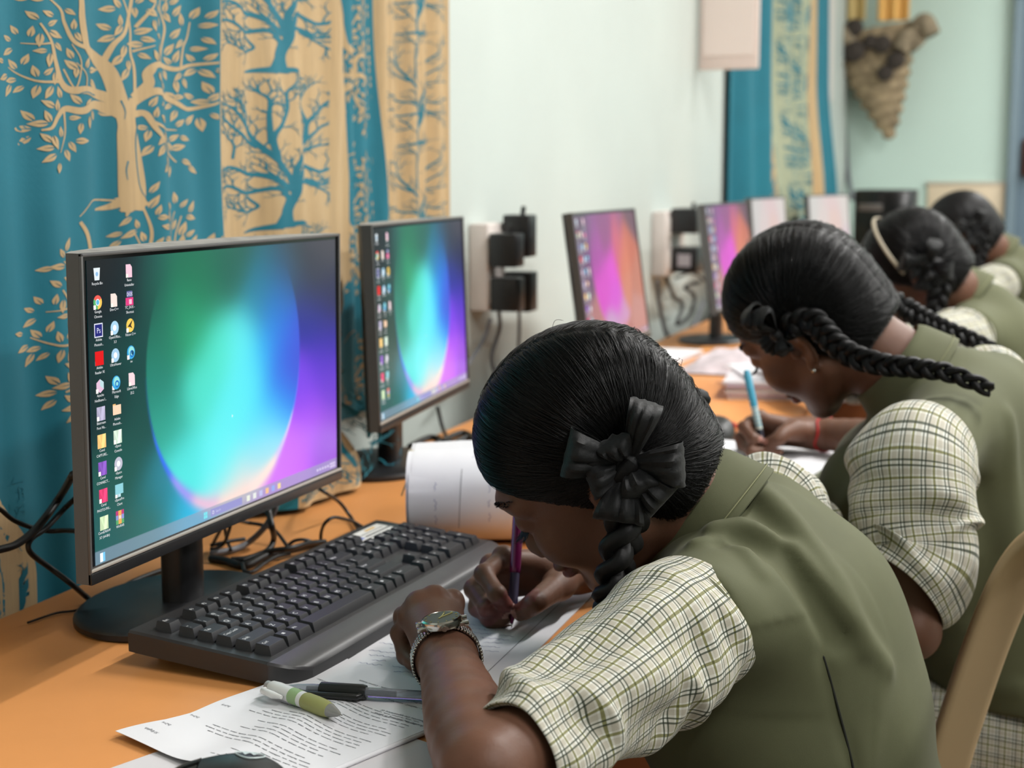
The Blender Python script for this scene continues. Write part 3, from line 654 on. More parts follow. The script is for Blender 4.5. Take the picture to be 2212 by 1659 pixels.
def monitor(label, loc, rz, tilt, kind, group, detail=True, W=.462):
    t = thing('monitor', label, 'monitor', loc, rz, group)
    H, y0, z0 = .27, -.058, .091
    c, s = math.cos(tilt), math.sin(tilt)
    T = lambda v: np.stack([v[:, 0], y0+(v[:, 1])*c+v[:, 2]*s, z0+v[:, 2]*c-v[:, 1]*s], 1)
    mb = MB(); n = 24
    xs = np.linspace(W/2, -W/2, n); bk = .012+.040*(1-(2*xs/W)**2)**.7
    out = np.vstack([[(-W/2, .0), (W/2, 0)], np.c_[xs, bk]])
    k = len(out)
    v = np.vstack([np.c_[out, np.zeros(k)], np.c_[out, np.full(k, H)]])
    mb.add(T(v), [tuple(range(k-1, -1, -1))], 0); mb.add(T(v), [tuple(range(k, 2*k))], 1)
    mb.add(T(v), [(i, (i+1) % k, k+(i+1) % k, k+i) for i in range(k) if i not in (0, 1, k-1)], 0)
    mb.add(T(v), [(k-1, 0, k, 2*k-1), (1, 2, k+2, k+1)], 2)
    # front: bezel frame around the glass, then the chin
    b, top, ch = .009, .006, .014
    e = .0012
    fr = [(-W/2, 0), (W/2, 0), (W/2, H), (-W/2, H), (-W/2+b, ch), (W/2-b, ch), (W/2-b, H-top), (-W/2+b, H-top)]
    v = np.array([(x, 0 if i < 4 else -e*0, z) for i, (x, z) in enumerate(fr)])
    mb.add(T(v), [(0, 1, 5, 4), (1, 2, 6, 5), (2, 3, 7, 6), (3, 0, 4, 7)], 3)
    vv = lambda p: T(np.asarray(p, float))
    for p, q in (((-W/2, .0), (-W/2+.003, H)), ((W/2-.003, 0), (W/2, H)), ((-W/2, H-.003), (W/2, H))):
        bx = MB().box(((p[0]+q[0])/2, -.001, (p[1]+q[1])/2), (q[0]-p[0], .003, q[1]-p[1]), bev=.0008); mb.add(T(np.vstack(bx.V)), bx.Fc, 2)
    bx = MB().box((0, -.0012, .0045), (W, .004, .010), bev=.001); mb.add(T(np.vstack(bx.V)), bx.Fc, 0)
    bx = MB().box((0, -.0016, .0112), (W-.002, .003, .0026), bev=.0006); mb.add(T(np.vstack(bx.V)), bx.Fc, 4)
    put_text(mb, 'acer', lambda q: T(np.c_[q[:, 0], np.full(len(q), -.0034), q[:, 1]]), 0, .0018, .0056, 5, 'c')
    mb.obj('housing', [m_blk, m_dust, m_grey_side, m_blk_gloss, m_strip, m_logo], t, angle=35)
    if (kind, detail) not in SCR: SCR[kind, detail] = make_screen(kind, detail)
    so = bpy.data.objects.new('screen', SCR[kind, detail]); COL.objects.link(so); so.parent = t
    p0 = T(np.array([[-(W-.018)/2, -.0006, ch]]))[0]
    so.location = p0; so.rotation_euler = (-tilt, 0, 0); so.scale = ((W-.018)/.444, 1, 1)
    nb = MB(); ov = []
    a = np.linspace(0, 2*PI, 20, endpoint=False); nk = np.c_[.0215*np.sign(np.cos(a))*abs(np.cos(a))**.6, .016*np.sign(np.sin(a))*abs(np.sin(a))**.6]
    nb.add(np.vstack([np.c_[nk+A(0, .0), np.full(20, z)] for z in (.006, z0+.15)]), [(i, (i+1) % 20, 20+(i+1) % 20, 20+i) for i in range(20)]+[tuple(range(20, 40))])
    nb.box((0, -.008, z0+.13), (.09, .022, .09), bev=.004)
    nb.obj('stand_neck', m_blk, t, angle=50)
    prof = [(.0, 0), (.97, 0), (1.0, .002), (1.0, .007), (.96, .0105), (.5, .0125), (.001, .013)]
    bb = MB(); bb.lathe([(r, z) for r, z in prof], 40, (0, .01, 0), sx=.115, sy=.085); bb.obj('stand_base', m_blk, t, angle=40)
    return t
GM = 'monitors along the worktop'
TILT = math.radians(.3)
mon1 = monitor('nearest monitor, glowing cyan and green screen with rows of desktop icons', (1.222, .777, DZ), 0, math.radians(-.6), 1, GM)
mon2 = monitor('second monitor from the camera, cyan screen, beside the black plug adapters on the wall', (1.951, .883, DZ), math.radians(6.1), math.radians(1.8), 1, GM, W=.445)
mon3 = monitor('third monitor, glowing magenta and orange screen behind the front girl\'s head', (2.792, .822, DZ), math.radians(.8), math.radians(8), 2, GM, False)
mon4 = monitor('fourth monitor, dim magenta screen just left of the second girl\'s head', (3.779, .783, DZ), math.radians(-2), math.radians(8), 2, GM, False)
mon5 = monitor('fifth monitor, pale screen below the far bunched curtain', (4.82, .870, DZ), math.radians(-3.7), math.radians(5), 3, GM, False)
mon6 = monitor('farthest monitor, pale pinkish screen next to the black tower box', (5.67, .79, DZ), math.radians(-11), math.radians(5), 3, GM, False)

# ================================================================== KEYBOARD
m_key = mat('key_plastic', (36, 36, 39), .5, spec=.45, bump=.04, bscale=2500)
m_leg = mat('legend_white', (235, 235, 235), .6)
m_kbd = mat('keyboard_body', (44, 43, 44), .45, spec=.5, bump=.05, bscale=2000)
m_rest = mat('palm_rest_grey', (62, 61, 63), .38, spec=.5, bump=.05, bscale=2500)
U = .01905
def key_rows():
    K = []; x0 = .0125
    def row(y, x, items):
        for it in items:
            s, w = it if isinstance(it, tuple) else (it, 1)
            if s is not None: K.append((s, x+w*U/2, y, w*U, U))
            x += w*U
    yF, yN = -.0285, -.0525
    row(yF, x0, ['Esc', (None, 1), 'F1', 'F2', 'F3', 'F4', (None, .5), 'F5', 'F6', 'F7', 'F8', (None, .5), 'F9', 'F10', 'F11', 'F12', (None, .25), 'Prt', 'Scr', 'Brk'])
    row(yN, x0, ['~ `', '! 1', '@ 2', '# 3', '$ 4', '% 5', '^ 6', '& 7', '* 8', '( 9', ') 0', '_ -', '+ =', ('Bksp', 2), (None, .25), 'Ins', 'Hm', 'Pg', (None, .25), 'Num', '/', '*', '-'])
    row(yN-U, x0, [('Tab', 1.5)]+list('QWERTYUIOP')+['{ [', '} ]', ('|', 1.5), (None, .25), 'Del', 'End', 'Pg', (None, .25), '7', '8', '9'])
    row(yN-2*U, x0, [('Caps Lock', 1.75)]+list('ASDFGHJKL')+[': ;', '" \'', ('Enter', 2.25), (None, 3.5), '4', '5', '6'])
    row(yN-3*U, x0, [('Shift', 2.25)]+list('ZXCVBNM')+['< ,', '> .', '? /', ('Shift', 2.75), (None, 1.25), '^', (None, 1.25), '1', '2', '3'])
    row(yN-4*U, x0, [('Ctrl', 1.5), ('#', 1), ('Alt', 1.25), ('', 6), ('Alt', 1.25), ('#', 1), ('=', 1), ('Ctrl', 2), (None, .25), '<', 'v', '>', (None, .25), ('0', 2), '.'])
    xn = x0+18.5*U+3.5*U
    K.append(('+', xn, yN-1.5*U, U, 2*U)); K.append(('Ent', xn, yN-3.5*U, U, 2*U))
    return K
def keyboard(label, loc, rz, group, detail=True):
    t = thing('keyboard', label, 'keyboard', loc, rz, group)
    L, th = .456, math.atan(.013/.168); ct, st = math.cos(th), math.sin(th)
    def T(v): v = np.asarray(v, float); return np.stack([v[:, 0], v[:, 1]*ct-v[:, 2]*st*0, .013+v[:, 1]*st+v[:, 2]], 1)
    ys = [0, -.0015, -.01, -.06, -.11, -.1415, -.142, -.1425, -.146, -.152, -.158, -.163, -.166, -.1675]
    zs = [.0185, .020, .0205, .0205, .0205, .0205, .0195, .0205, .0203, .0196, .0185, .0168, .0145, .012]
    ins = [.002, .0005, 0, 0, 0, 0, 0, 0, .0005, .0025, .0065, .013, .021, .030]
    ux = np.concatenate([[0, .004, .012], np.linspace(.03, .97, 12), [.988, .996, 1]])
    g = np.array([np.c_[ins[i]+ux*(L-2*ins[i]), np.full(len(ux), ys[i]), zs[i]-.002*(np.minimum(ux, 1-ux) < .002)] for i in range(len(ys))])
    bt = g.copy(); bt[:, :, 2] = .0015
    body = MB()
    gt = T(g.reshape(-1, 3)).reshape(g.shape); bb = T(bt.reshape(-1, 3)).reshape(g.shape)
    body.grid(gt[:7], 0, flip=False); body.grid(bb, 0, flip=True)
    for a, b, f in ((gt[0], bb[0], 1), (gt[-1], bb[-1], 0), (gt[:, 0], bb[:, 0], 0), (gt[:, -1], bb[:, -1], 1)): body.grid(np.stack([a, b]), 0, flip=bool(f))
    body.obj('body', m_kbd, t, angle=30)
    MB().grid(gt[6:], 0).obj('palm_rest', m_rest, t, angle=40)
    for x in (.03, .40):
        MB().box((x+.012, -.012, .006), (.024, .007, .013), bev=.001).obj('foot', m_blk, t)
    stk = MB().box(T(np.array([[.393, -.026, .0208]]))[0], (.088, .030, .0006), np.array([[1, 0, 0], [0, ct, -st], [0, st, ct]]))
    if detail:
        fn = lambda q: T(np.c_[q[:, 0], q[:, 1], np.full(len(q), .0213)])
        for k, (x, y, w, h, m) in enumerate(((.368, -.03, .008, .008, 1), (.38, -.0225, .05, .0016, 2), (.38, -.029, .056, .0026, 3), (.38, -.034, .03, .0016, 2), (.40, -.018, .022, .004, 4))):
            stk.add(fn(np.array([(x, y), (x+w, y), (x+w, y+h), (x, y+h)])), [(0, 1, 2, 3)], m)
    stk.obj('sticker', [mat('sticker_white', (222, 222, 216), .4), mat('sticker_blue', (110, 130, 190), .5), mat('sticker_grey', (120, 120, 120), .5), mat('sticker_dark', (60, 60, 60), .5), mat('sticker_amber', (205, 170, 100), .5)], t, smooth=False)
    K = key_rows(); K.sort(key=lambda k: k[1])
    rest = MB(); rest_n = len(K)-100
    for i, (s, x, y, w, h) in enumerate(K):
        mb = MB() if i < 100 else rest
        a, b = w/2-.0008, h/2-.0008; p, q = w/2-.0032, h/2-.0036; z0, z1 = .0195, .0285
        v = [(x-a, y-b, z0), (x+a, y-b, z0), (x+a, y+b, z0), (x-a, y+b, z0), (x-a+.0006, y-b+.0004, z0+.002), (x+a-.0006, y-b+.0004, z0+.002), (x+a-.0006, y+b-.0004, z0+.002), (x-a+.0006, y+b-.0004, z0+.002),
             (x-p-.0004, y-q+.0004, z1-.0006), (x+p+.0004, y-q+.0004, z1-.0006), (x+p+.0004, y+q+.0018, z1-.0006), (x-p-.0004, y+q+.0018, z1-.0006), (x-p, y-q+.0008, z1), (x+p, y-q+.0008, z1), (x+p, y+q+.0014, z1), (x-p, y+q+.0014, z1)]
        f = []
        for r in (0, 4, 8): f += [(r, r+1, r+5, r+4), (r+1, r+2, r+6, r+5), (r+2, r+3, r+7, r+6), (r+3, r, r+4, r+7)]
        mb.add(T(v), f+[(12, 13, 14, 15)], 0)
        if detail and s:
            fn = lambda q_: T(np.c_[q_[:, 0], q_[:, 1], np.full(len(q_), z1+.00015)])
            if s == '#':
                for dx in (0, .0016):
                    for dy in (0, .0016): mb.add(fn(np.array([(x-.003+dx, y+dy), (x-.0016+dx, y+dy), (x-.0016+dx, y+.0014+dy), (x-.003+dx, y+.0014+dy)])), [(0, 1, 2, 3)], 1)
            elif ' ' in s and len(s) == 3:
                put_text(mb, s[0], fn, x-p+.001, y+.001, .0034, 1); put_text(mb, s[2], fn, x-p+.001, y-.0044, .0034, 1)
            else: put_text(mb, s, fn, x-p+.0012, y-.0005 if len(s) < 3 else y+.0004, .0048 if len(s) == 1 else .0034, 1, wmax=2*p-.0016)
        if i < 100: mb.obj('key', [m_key, m_leg], t, angle=30)
    r = rest.obj('keypad_keys', [m_key, m_leg], t, angle=30); r['kind'] = 'stuff'
    return t
kb1 = keyboard('black keyboard with white sticker in front of the nearest monitor', (1.054, .728, DZ+.0005), math.radians(-3.3), 'keyboards on the worktop')
kb2 = keyboard('dark keyboard between the papers and the third monitor', (2.30, .735, DZ+.0005), math.radians(2), 'keyboards on the worktop', False)
# ================================================================== PAPERS
m_paper = mat('paper_white', (226, 226, 230), .75, bump=.03, bscale=120)
m_paper2 = mat('paper_grey', (208, 205, 208), .8, bump=.03, bscale=120)
m_ink = mat('print_ink', (84, 84, 90), .7)
m_blue = mat('blue_ink', (92, 96, 150), .7)
rp = random.Random(3)
def ribbon2d(mb, pts, w, fn, m=1):
    p = np.asarray(pts, float); T = np.gradient(p, axis=0); T /= np.linalg.norm(T, axis=1)[:, None]+1e-9; N = np.c_[-T[:, 1], T[:, 0]]
    g = np.stack([p+N*w/2, p-N*w/2], 1); mb.grid(fn(g.reshape(-1, 2)).reshape(g.shape[0], 2, 3), m)
def word_marks(mb, x, y, w, h, fn, m=1):
    """unreadable small print: short runs of letter-sized strokes"""
    k = max(2, int(w/(h*.62))); 
    for i in range(k):
        a = x+i*w/k; t = rp.random(); hh = h*(1 if t > .72 else .68)
        q = [(a, y), (a+w/k*.78, y), (a+w/k*.78, y+hh*rp.uniform(.55, 1)), (a+w/k*.45, y+hh*.5), (a, y+hh)]
        mb.add(fn(np.array(q)), [(0, 1, 2, 3, 4)], m)
def scribble(mb, x, y, w, h, fn, m=1, lw=.00045):
    n = max(10, int(w/.0011)); t = np.linspace(0, 1, n)
    p = np.c_[x+t*w+.0006*np.sin(t*n*1.3), y+h*(.45*np.sin(t*n*1.1+rp.random()*6)+.3*np.sin(t*n*.37+rp.random()*6))*.6]
    ribbon2d(mb, p, lw, fn, m)
# --- printed question paper, its long side folded under
Q_TR, Q_BR, Q_TL, Q_BL = A(.910, .639), A(1.133, .557), A(.846, .478), A(1.069, .396)
QW, QH = .173, .237
def qz(x, y):
    z = .7535+.0012*sm(.05-x, 0, .05)+.0012*np.sin(y*38+x*30)*sm(x, .02, .06)*sm(.23-y, 0, .05)
    z = z+.002*sm(y, .155, .237)*sm(x, .06, .173)**1.3+.002*sm(y, .19, .237)*(1-sm(x, .06, .12))
    return z+.0028*np.exp(-((x-.09+.12*(y-.1))/.018)**2)*sm(y, .05, .1)
def qfn(q, dz=.0006):
    q = np.asarray(q, float); x, y = q[:, 0], q[:, 1]; u = (x/QW)[:, None]; v = (y/QH)[:, None]
    xy = (Q_BL*(1-u)+Q_BR*u)*(1-v)+(Q_TL*(1-u)+Q_TR*u)*v
    return np.c_[xy, qz(x, y)+dz]
mb = MB()
xs = np.linspace(0, QW, 60); ys = np.linspace(0, QH, 70)
wob = .004*np.sin(ys*60)*sm(ys, .05, .2)
g = np.array([[qfn(np.array([[x+(wob[j] if i == len(xs)-1 else 0), y]]), 0)[0] for j, y in enumerate(ys)] for i, x in enumerate(xs)])
mb.sheet(g[:, ::-1], .0003, 0)
# fold along the left edge and the layer beneath
fold = []
for a in np.linspace(0, PI, 9):
    r = .0024; e = qfn(np.c_[np.zeros(70), ys], 0); px = nrm(A(Q_TR[0]-Q_TL[0], Q_TR[1]-Q_TL[1], 0)); top = e[:, 2]; rr = (top-.7512)/2
    fold.append(e-px[None]*(np.sin(a)*rr*1.3)[:, None]+np.c_[np.zeros((70, 2)), -(1-np.cos(a))*rr])
under = [fold[-1]+px[None]*d for d in (.03, .07, .10)]
mb.grid(np.array(fold+under)[:, ::-1], 0)
fn = qfn
put_text(mb, 'XI English', fn, .165, .217, .0030, 1, 'r')
put_text(mb, '2x2=4', fn, .166, .200, .0028, 1, 'r'); put_text(mb, '2x2=4', fn, .166, .173, .0028, 1, 'r'); put_text(mb, '3x3=9', fn, .166, .142, .0028, 1, 'r'); put_text(mb, 'Page 1', fn, .166, .098, .0026, 1, 'r')
y = .222
for ln in range(30):
    y -= .0052
    if ln % 5 == 4: continue
    x = .014+.010*rp.random()*(ln % 3); xe = rp.uniform(.07, .135)-(.02 if ln < 6 else 0)
    while x < xe:
        w = rp.uniform(.005, .013); word_marks(mb, x, y, w, .0014, fn); x += w+.0022
for i, s in enumerate(('Answer the following in about', 'a) Describe the appearance of')): put_text(mb, s, fn, .006, .0745-.0075*i, .0032, 1)
for i, s in enumerate(('- Lovely house - realized - visits New Haywood - Aunt Jane visit', 'Chill and Providence Trail Corporation Aunt Jane cannot be', 'Very try to own baby    Trail Corporation Aunt Jane - Leaves house', 'ego Crest condor')): put_text(mb, s, fn, .010 if i < 3 else .12, .0475-.0085*i if i < 3 else .054, .0030, 1, wmax=.158)
q1 = tag(mb.obj('question_paper', [m_paper, m_ink], angle=60), 'printed question paper with curled corner lying on the orange desk under two pens', 'paper')
# --- sheet underneath with the row of register boxes
mb = MB(); e1 = A(.355, .935); e2 = A(-.935, .355); o = A(.842, .617)
sf = lambda q, dz=.00018: np.c_[o+np.asarray(q)[:, :1]*e1+np.asarray(q)[:, 1:]*e2, np.full(len(q), .7508+dz)]
gx, gy = np.meshgrid(np.linspace(-.19, 0, 6), np.linspace(-.20, .0, 6), indexing='ij')
mb.sheet(sf(np.c_[gx.ravel(), gy.ravel()], .0003).reshape(6, 6, 3)[:, ::-1], .0003, 0)
for k in range(7):
    ribbon2d(mb, [(-.066+k*.0075, -.030), (-.066+k*.0075, -.0235)], .0005, lambda q: sf(q, .0005))
for yy in (-.030, -.0235): ribbon2d(mb, [(-.066, yy), (-.021, yy)], .0005, lambda q: sf(q, .0005))
word_marks(mb, -.06, -.041, .05, .003, lambda q: sf(q, .0005))
tag(mb.obj('answer_form', [m_paper2, m_ink], angle=60), 'grey form with a row of small boxes, under the question paper\'s curled corner', 'paper')
# --- answer sheets being written on
mb = MB(); AO = A(1.075, .405); aa = math.radians(1.2); ae1 = A(math.cos(aa), math.sin(aa)); ae2 = A(-math.sin(aa), math.cos(aa))
def afn(q, dz=.0002):
    q = np.asarray(q, float); return np.c_[AO+q[:, :1]*ae1+q[:, 1:]*ae2, .7515+dz+.0004*np.sin(q[:, 0]*40)*np.sin(q[:, 1]*30)]
gx, gy = np.meshgrid(np.linspace(0, .372, 40), np.linspace(0, .180, 24), indexing='ij')
mb.sheet(afn(np.c_[gx.ravel(), gy.ravel()], 0).reshape(40, 24, 3), .0009, 0)
ribbon2d(mb, [(.0, .0225), (.372, .0225)], .0006, afn, 2)
# writing: lines run away from the margin line; reading direction is from the far side to the margin
for k in range(16):
    X = .192-.0112*k; y0 = .029+rp.uniform(0, .006)
    n = 3 if k else 2
    y = .155-rp.uniform(0, .03)
    while y > y0+.012:
        w = min(rp.uniform(.012, .03), y-y0)
        yy = y; fnl = lambda q, X=X, yy=yy: afn(np.c_[X-q[:, 1], yy-q[:, 0]])
        scribble(mb, 0, 0, w, .0042, fnl, 1); y -= w+rp.uniform(.006, .014)
tag(mb.obj('answer_sheet', [m_paper, m_blue, m_ink], angle=60), 'white answer sheet with ruled margin and blue handwriting under the girl\'s hands', 'paper')

# ================================================================== PENS
def axis_obj(a, b): a, b = A(*a), A(*b); return a, rot_to(b-a), np.linalg.norm(b-a)
m_white_pl = mat('white_plastic', (224, 224, 222), .35); m_green_grip = mat('olive_grip', (150, 152, 92), .55); m_clear = mat('clear_plastic', (190, 196, 206), .12, trans=.75)
m_label_green = mat('pale_green_label', (150, 178, 128), .5); m_dark = mat('dark_mark', (30, 44, 48), .5)
# short white and green pen
a = Pz(583, 1484, .7625)+A(0, 0, .0005); b = Pz(716, 1536, .7625); o, R, L = axis_obj(a, b)
t = thing('ballpoint_pen', 'short white pen with olive grip lying on the question paper', 'pen', o)
MB().lathe([(.003, -.004), (.0042, -.003), (.0042, .002)], 18, R=R).obj('push_button', mat('grey_clear', (150, 148, 146), .25), t)
mb = MB(); mb.lathe([(.0042, .001), (.0056, .004), (.0063, .012), (.0064, .046)], 24, R=R)
mb.lathe([(.00655, .030), (.00655, .041)], 24, R=R, m=1)
for ang, z in ((.6, .0335), (.6, .0380)):
    for r0 in (.0016,):
        a_ = np.linspace(0, 2*PI, 16); ring = np.stack([[.0067*math.cos(s), .0067*math.sin(s), zz] for s, zz in zip(ang+r0/.0066*np.cos(a_)*1.1, z+r0*np.sin(a_))]); mb.tube(ring@R.T, .00045, 5, m=2)
mb.obj('barrel', [m_white_pl, m_label_green, m_dark], t)
MB().lathe([(.0064, .046), (.0069, .048), (.0071, .060), (.0068, .070), (.0056, .0765)], 24, R=R).obj('grip', m_green_grip, t)
MB().lathe([(.0055, .0765), (.0036, .083), (.0024, .0865), (.0006, .0895), (.0004, .0915)], 16, R=R).obj('tip', mat('tip_grey', (138, 138, 134), .25, metal=.3), t)
side = R.T@nrm(A(-.8, -.35, 0)); side[2] = 0; side = nrm(side)
MB().tube(np.stack([side*.006+A(0, 0, .002), side*.010+A(0, 0, .004), side*.0105+A(0, 0, .018), side*.0088+A(0, 0, .027)])@R.T, [.0018, .0026, .0030, .0016], 10).obj('clip', m_white_pl, t)
# clear pen with a black cap
a = Pz(560, 1478, .7595)*.0+Pz(612, 1484, .7595); b = Pz(985, 1508, .7595); o, R, L = axis_obj(a, b)
t = thing('ballpoint_pen', 'clear pen with black cap lying across the question paper, half under the forearm', 'pen', o)
mb = MB(); mb.lathe([(.0012, 0), (.0032, .012), (.0042, .024), (.0042, L-.002), (.003, L)], 18, R=R); mb.obj('barrel', m_clear, t)
MB().lathe([(.0015, .02), (.0016, L*.60), (.0016, L*.66)], 10, R=R).obj('refill', mat('refill_blue', (96, 108, 140), .4), t)
mb = MB(); zc = L*.215; mb.lathe([(.0050, zc), (.0062, zc+.001), (.0064, zc+.036), (.0056, zc+.039)], 22, R=R)
side = R.T@nrm(A(-.9, -.3, -.1)); side[2] = 0; side = nrm(side)
mb.tube(np.stack([side*.006+A(0, 0, zc+.036), side*.0095+A(0, 0, zc+.034), side*.0096+A(0, 0, zc+.006), side*.0072+A(0, 0, zc-.010)])@R.T, [.0024, .0028, .0026, .0016], 10)
mb.obj('cap', mat('cap_black', (20, 22, 22), .35), t)
# pen in the hand
o, R, L = axis_obj(Pz(1105, 1356, .7535), P(1121, 1095, 1.425))
t = thing('ballpoint_pen', 'purple pen held upright in the front girl\'s writing hand', 'pen', o)
m_pur = mat('purple_metal', (110, 22, 78), .25, metal=.35, coat=.4)
MB().lathe([(.0003, 0), (.0005, .0008), (.0009, .004)], 12, R=R).obj('tip', m_steel_ if 'm_steel_' in globals() else mat('pen_steel', (190, 188, 186), .2, metal=1), t)
MB().lathe([(.0011, .0035), (.0034, .012), (.0040, .016), (.0044, .020)], 20, R=R).obj('nose_cone', m_pur, t)
MB().lathe([(.0044, .020), (.0045, .024), (.0045, .052)], 20, R=R).obj('grip', mat('grip_dark_violet', (44, 36, 66), .5), t)
MB().lathe([(.0046, .052), (.0052, .053), (.0054, .058), (.0054, L-.006), (.0048, L)], 24, R=R).obj('barrel', m_pur, t)
MB().box((0, .0068, L-.022), (.004, .002, .032), R=None, bev=.0006).obj('clip', m_pur, t).matrix_local = Matrix([[*R[0], 0], [*R[1], 0], [*R[2], 0], [0, 0, 0, 1]])
# turquoise pen of the second girl
o, R, L = axis_obj(Pz(1652, 983, .768), P(1612, 800, 2.19))
t = thing('ballpoint_pen', 'turquoise and white pen held by the second girl', 'pen', o)
m_tq = mat('turquoise_plastic', (70, 160, 190), .35)
MB().lathe([(.0004, 0), (.0012, .004), (.0036, .014), (.0044, .02)], 14, R=R).obj('tip', mat('pen_pale', (190, 205, 205), .4), t)
MB().lathe([(.0046, .02), (.0048, .038)], 16, R=R).obj('grip', mat('grip_navy', (30, 34, 52), .5), t)
mb = MB(); mb.lathe([(.0048, .038), (.005, .04), (.0052, .072)], 18, R=R, m=0)
for k in range(5): mb.lathe([(.00526, .044+k*.006), (.00526, .046+k*.006)], 18, R=R, m=1)
mb.lathe([(.0052, .072), (.0056, .075), (.0056, L-.01), (.004, L)], 18, R=R, m=1)
mb.obj('barrel', [mat('pen_pattern_white', (206, 214, 206), .4), m_tq], t)
# red pen on the worktop
o, R, L = axis_obj(Pz(1572, 912, .757), Pz(1612, 930, .757))
t = thing('ballpoint_pen', 'red pen lying by the black mouse near the second girl\'s hand', 'pen', o)
MB().lathe([(.0008, -.03), (.0034, -.02), (.0042, -.01), (.0042, L+.03)], 14, R=R).obj('barrel', mat('red_plastic', (205, 60, 50), .4), t)

# ================================================================== MICE
m_mouse = mat('mouse_black', (34, 36, 36), .42, bump=.04, bscale=1800)
def mouse(label, loc, rz, emblem=False):
    t = thing('computer_mouse', label, 'computer mouse', loc, rz, 'computer mice')
    L, W, Hh = .112, .064, .037
    u = np.linspace(-1, 1, 40); v = np.linspace(0, PI, 28)
    def surf(uu, vv):
        w = W/2*(1-.18*np.exp(-((uu-.15)/.4)**2))*np.sqrt(np.maximum(0, 1-np.abs(uu)**3.2)); hgt = Hh*(1-.22*uu-.45*uu**2)*np.sqrt(np.maximum(0, 1-np.abs(uu)**4))
        return np.stack([uu*L/2, -w*np.sign(np.cos(vv))*np.abs(np.cos(vv))**.75, .0025+hgt*np.sin(vv)**.62], -1)
    U_, V_ = np.meshgrid(u, v, indexing='ij'); g = surf(U_, V_)
    cut = 23
    mb = MB(); mb.grid(g[:cut+1], 0, flip=False); bt = g.copy(); bt[:, :, 2] = .0008; mb.grid(np.stack([g[:, 0], bt[:, 0]]), 0); mb.grid(np.stack([g[:, -1], bt[:, -1]]), 0, flip=True)
    mb.box((0, 0, .0012), (L*.8, W*.7, .002)); mb.obj('shell', m_mouse, t, angle=None)
    for nm, sl in (('button', slice(0, 14)), ('button', slice(14, 28))):
        q = g[cut:, sl].copy(); q[:, :, 2] += .0005; q[0, :, 0] += .0012
        MB().sheet(q, .0008, 0).obj(nm, m_mouse, t, angle=None)
    MB().lathe([(.0085, -.0035), (.010, -.002), (.010, .002), (.0085, .0035)], 20, surf(np.array([.55]), np.array([PI/2]))[0]-A(0, 0, .006), np.array([[1, 0, 0], [0, 0, 1], [0, -1, 0]])).obj('scroll_wheel', mat('wheel_grey', (70, 70, 70), .6), t)
    if emblem:
        mb = MB(); c = A(-.38, 1.28); a_ = np.linspace(0, 2*PI, 30)
        P2 = lambda uu, vv: surf(np.asarray(uu), np.asarray(vv))+A(0, 0, .0006)
        mb.tube(P2(c[0]+.17*np.cos(a_), c[1]+.28*np.sin(a_)), .0005, 5)
        q = np.array([(-.09, -.16), (-.05, .14), (.0, -.03), (.05, .17), (.10, -.12), (.04, -.02), (.0, -.16), (-.05, -.03)]); mb.add(P2(c[0]+q[:, 0], c[1]+q[:, 1]), [tuple(range(8))])
        mb.obj('emblem', mat('emblem_white', (200, 214, 214), .4), t)
    return t
mouse('black mouse with a white oval emblem at the bottom edge, on the question paper', (.800, .489, .7568), math.radians(112), True)
mouse('black mouse on the desk behind the purple pen', (1.575, .470, DZ), math.radians(8))
mouse('black mouse beside the papers left of the second girl\'s hand', (2.345, .485, DZ), math.radians(20))

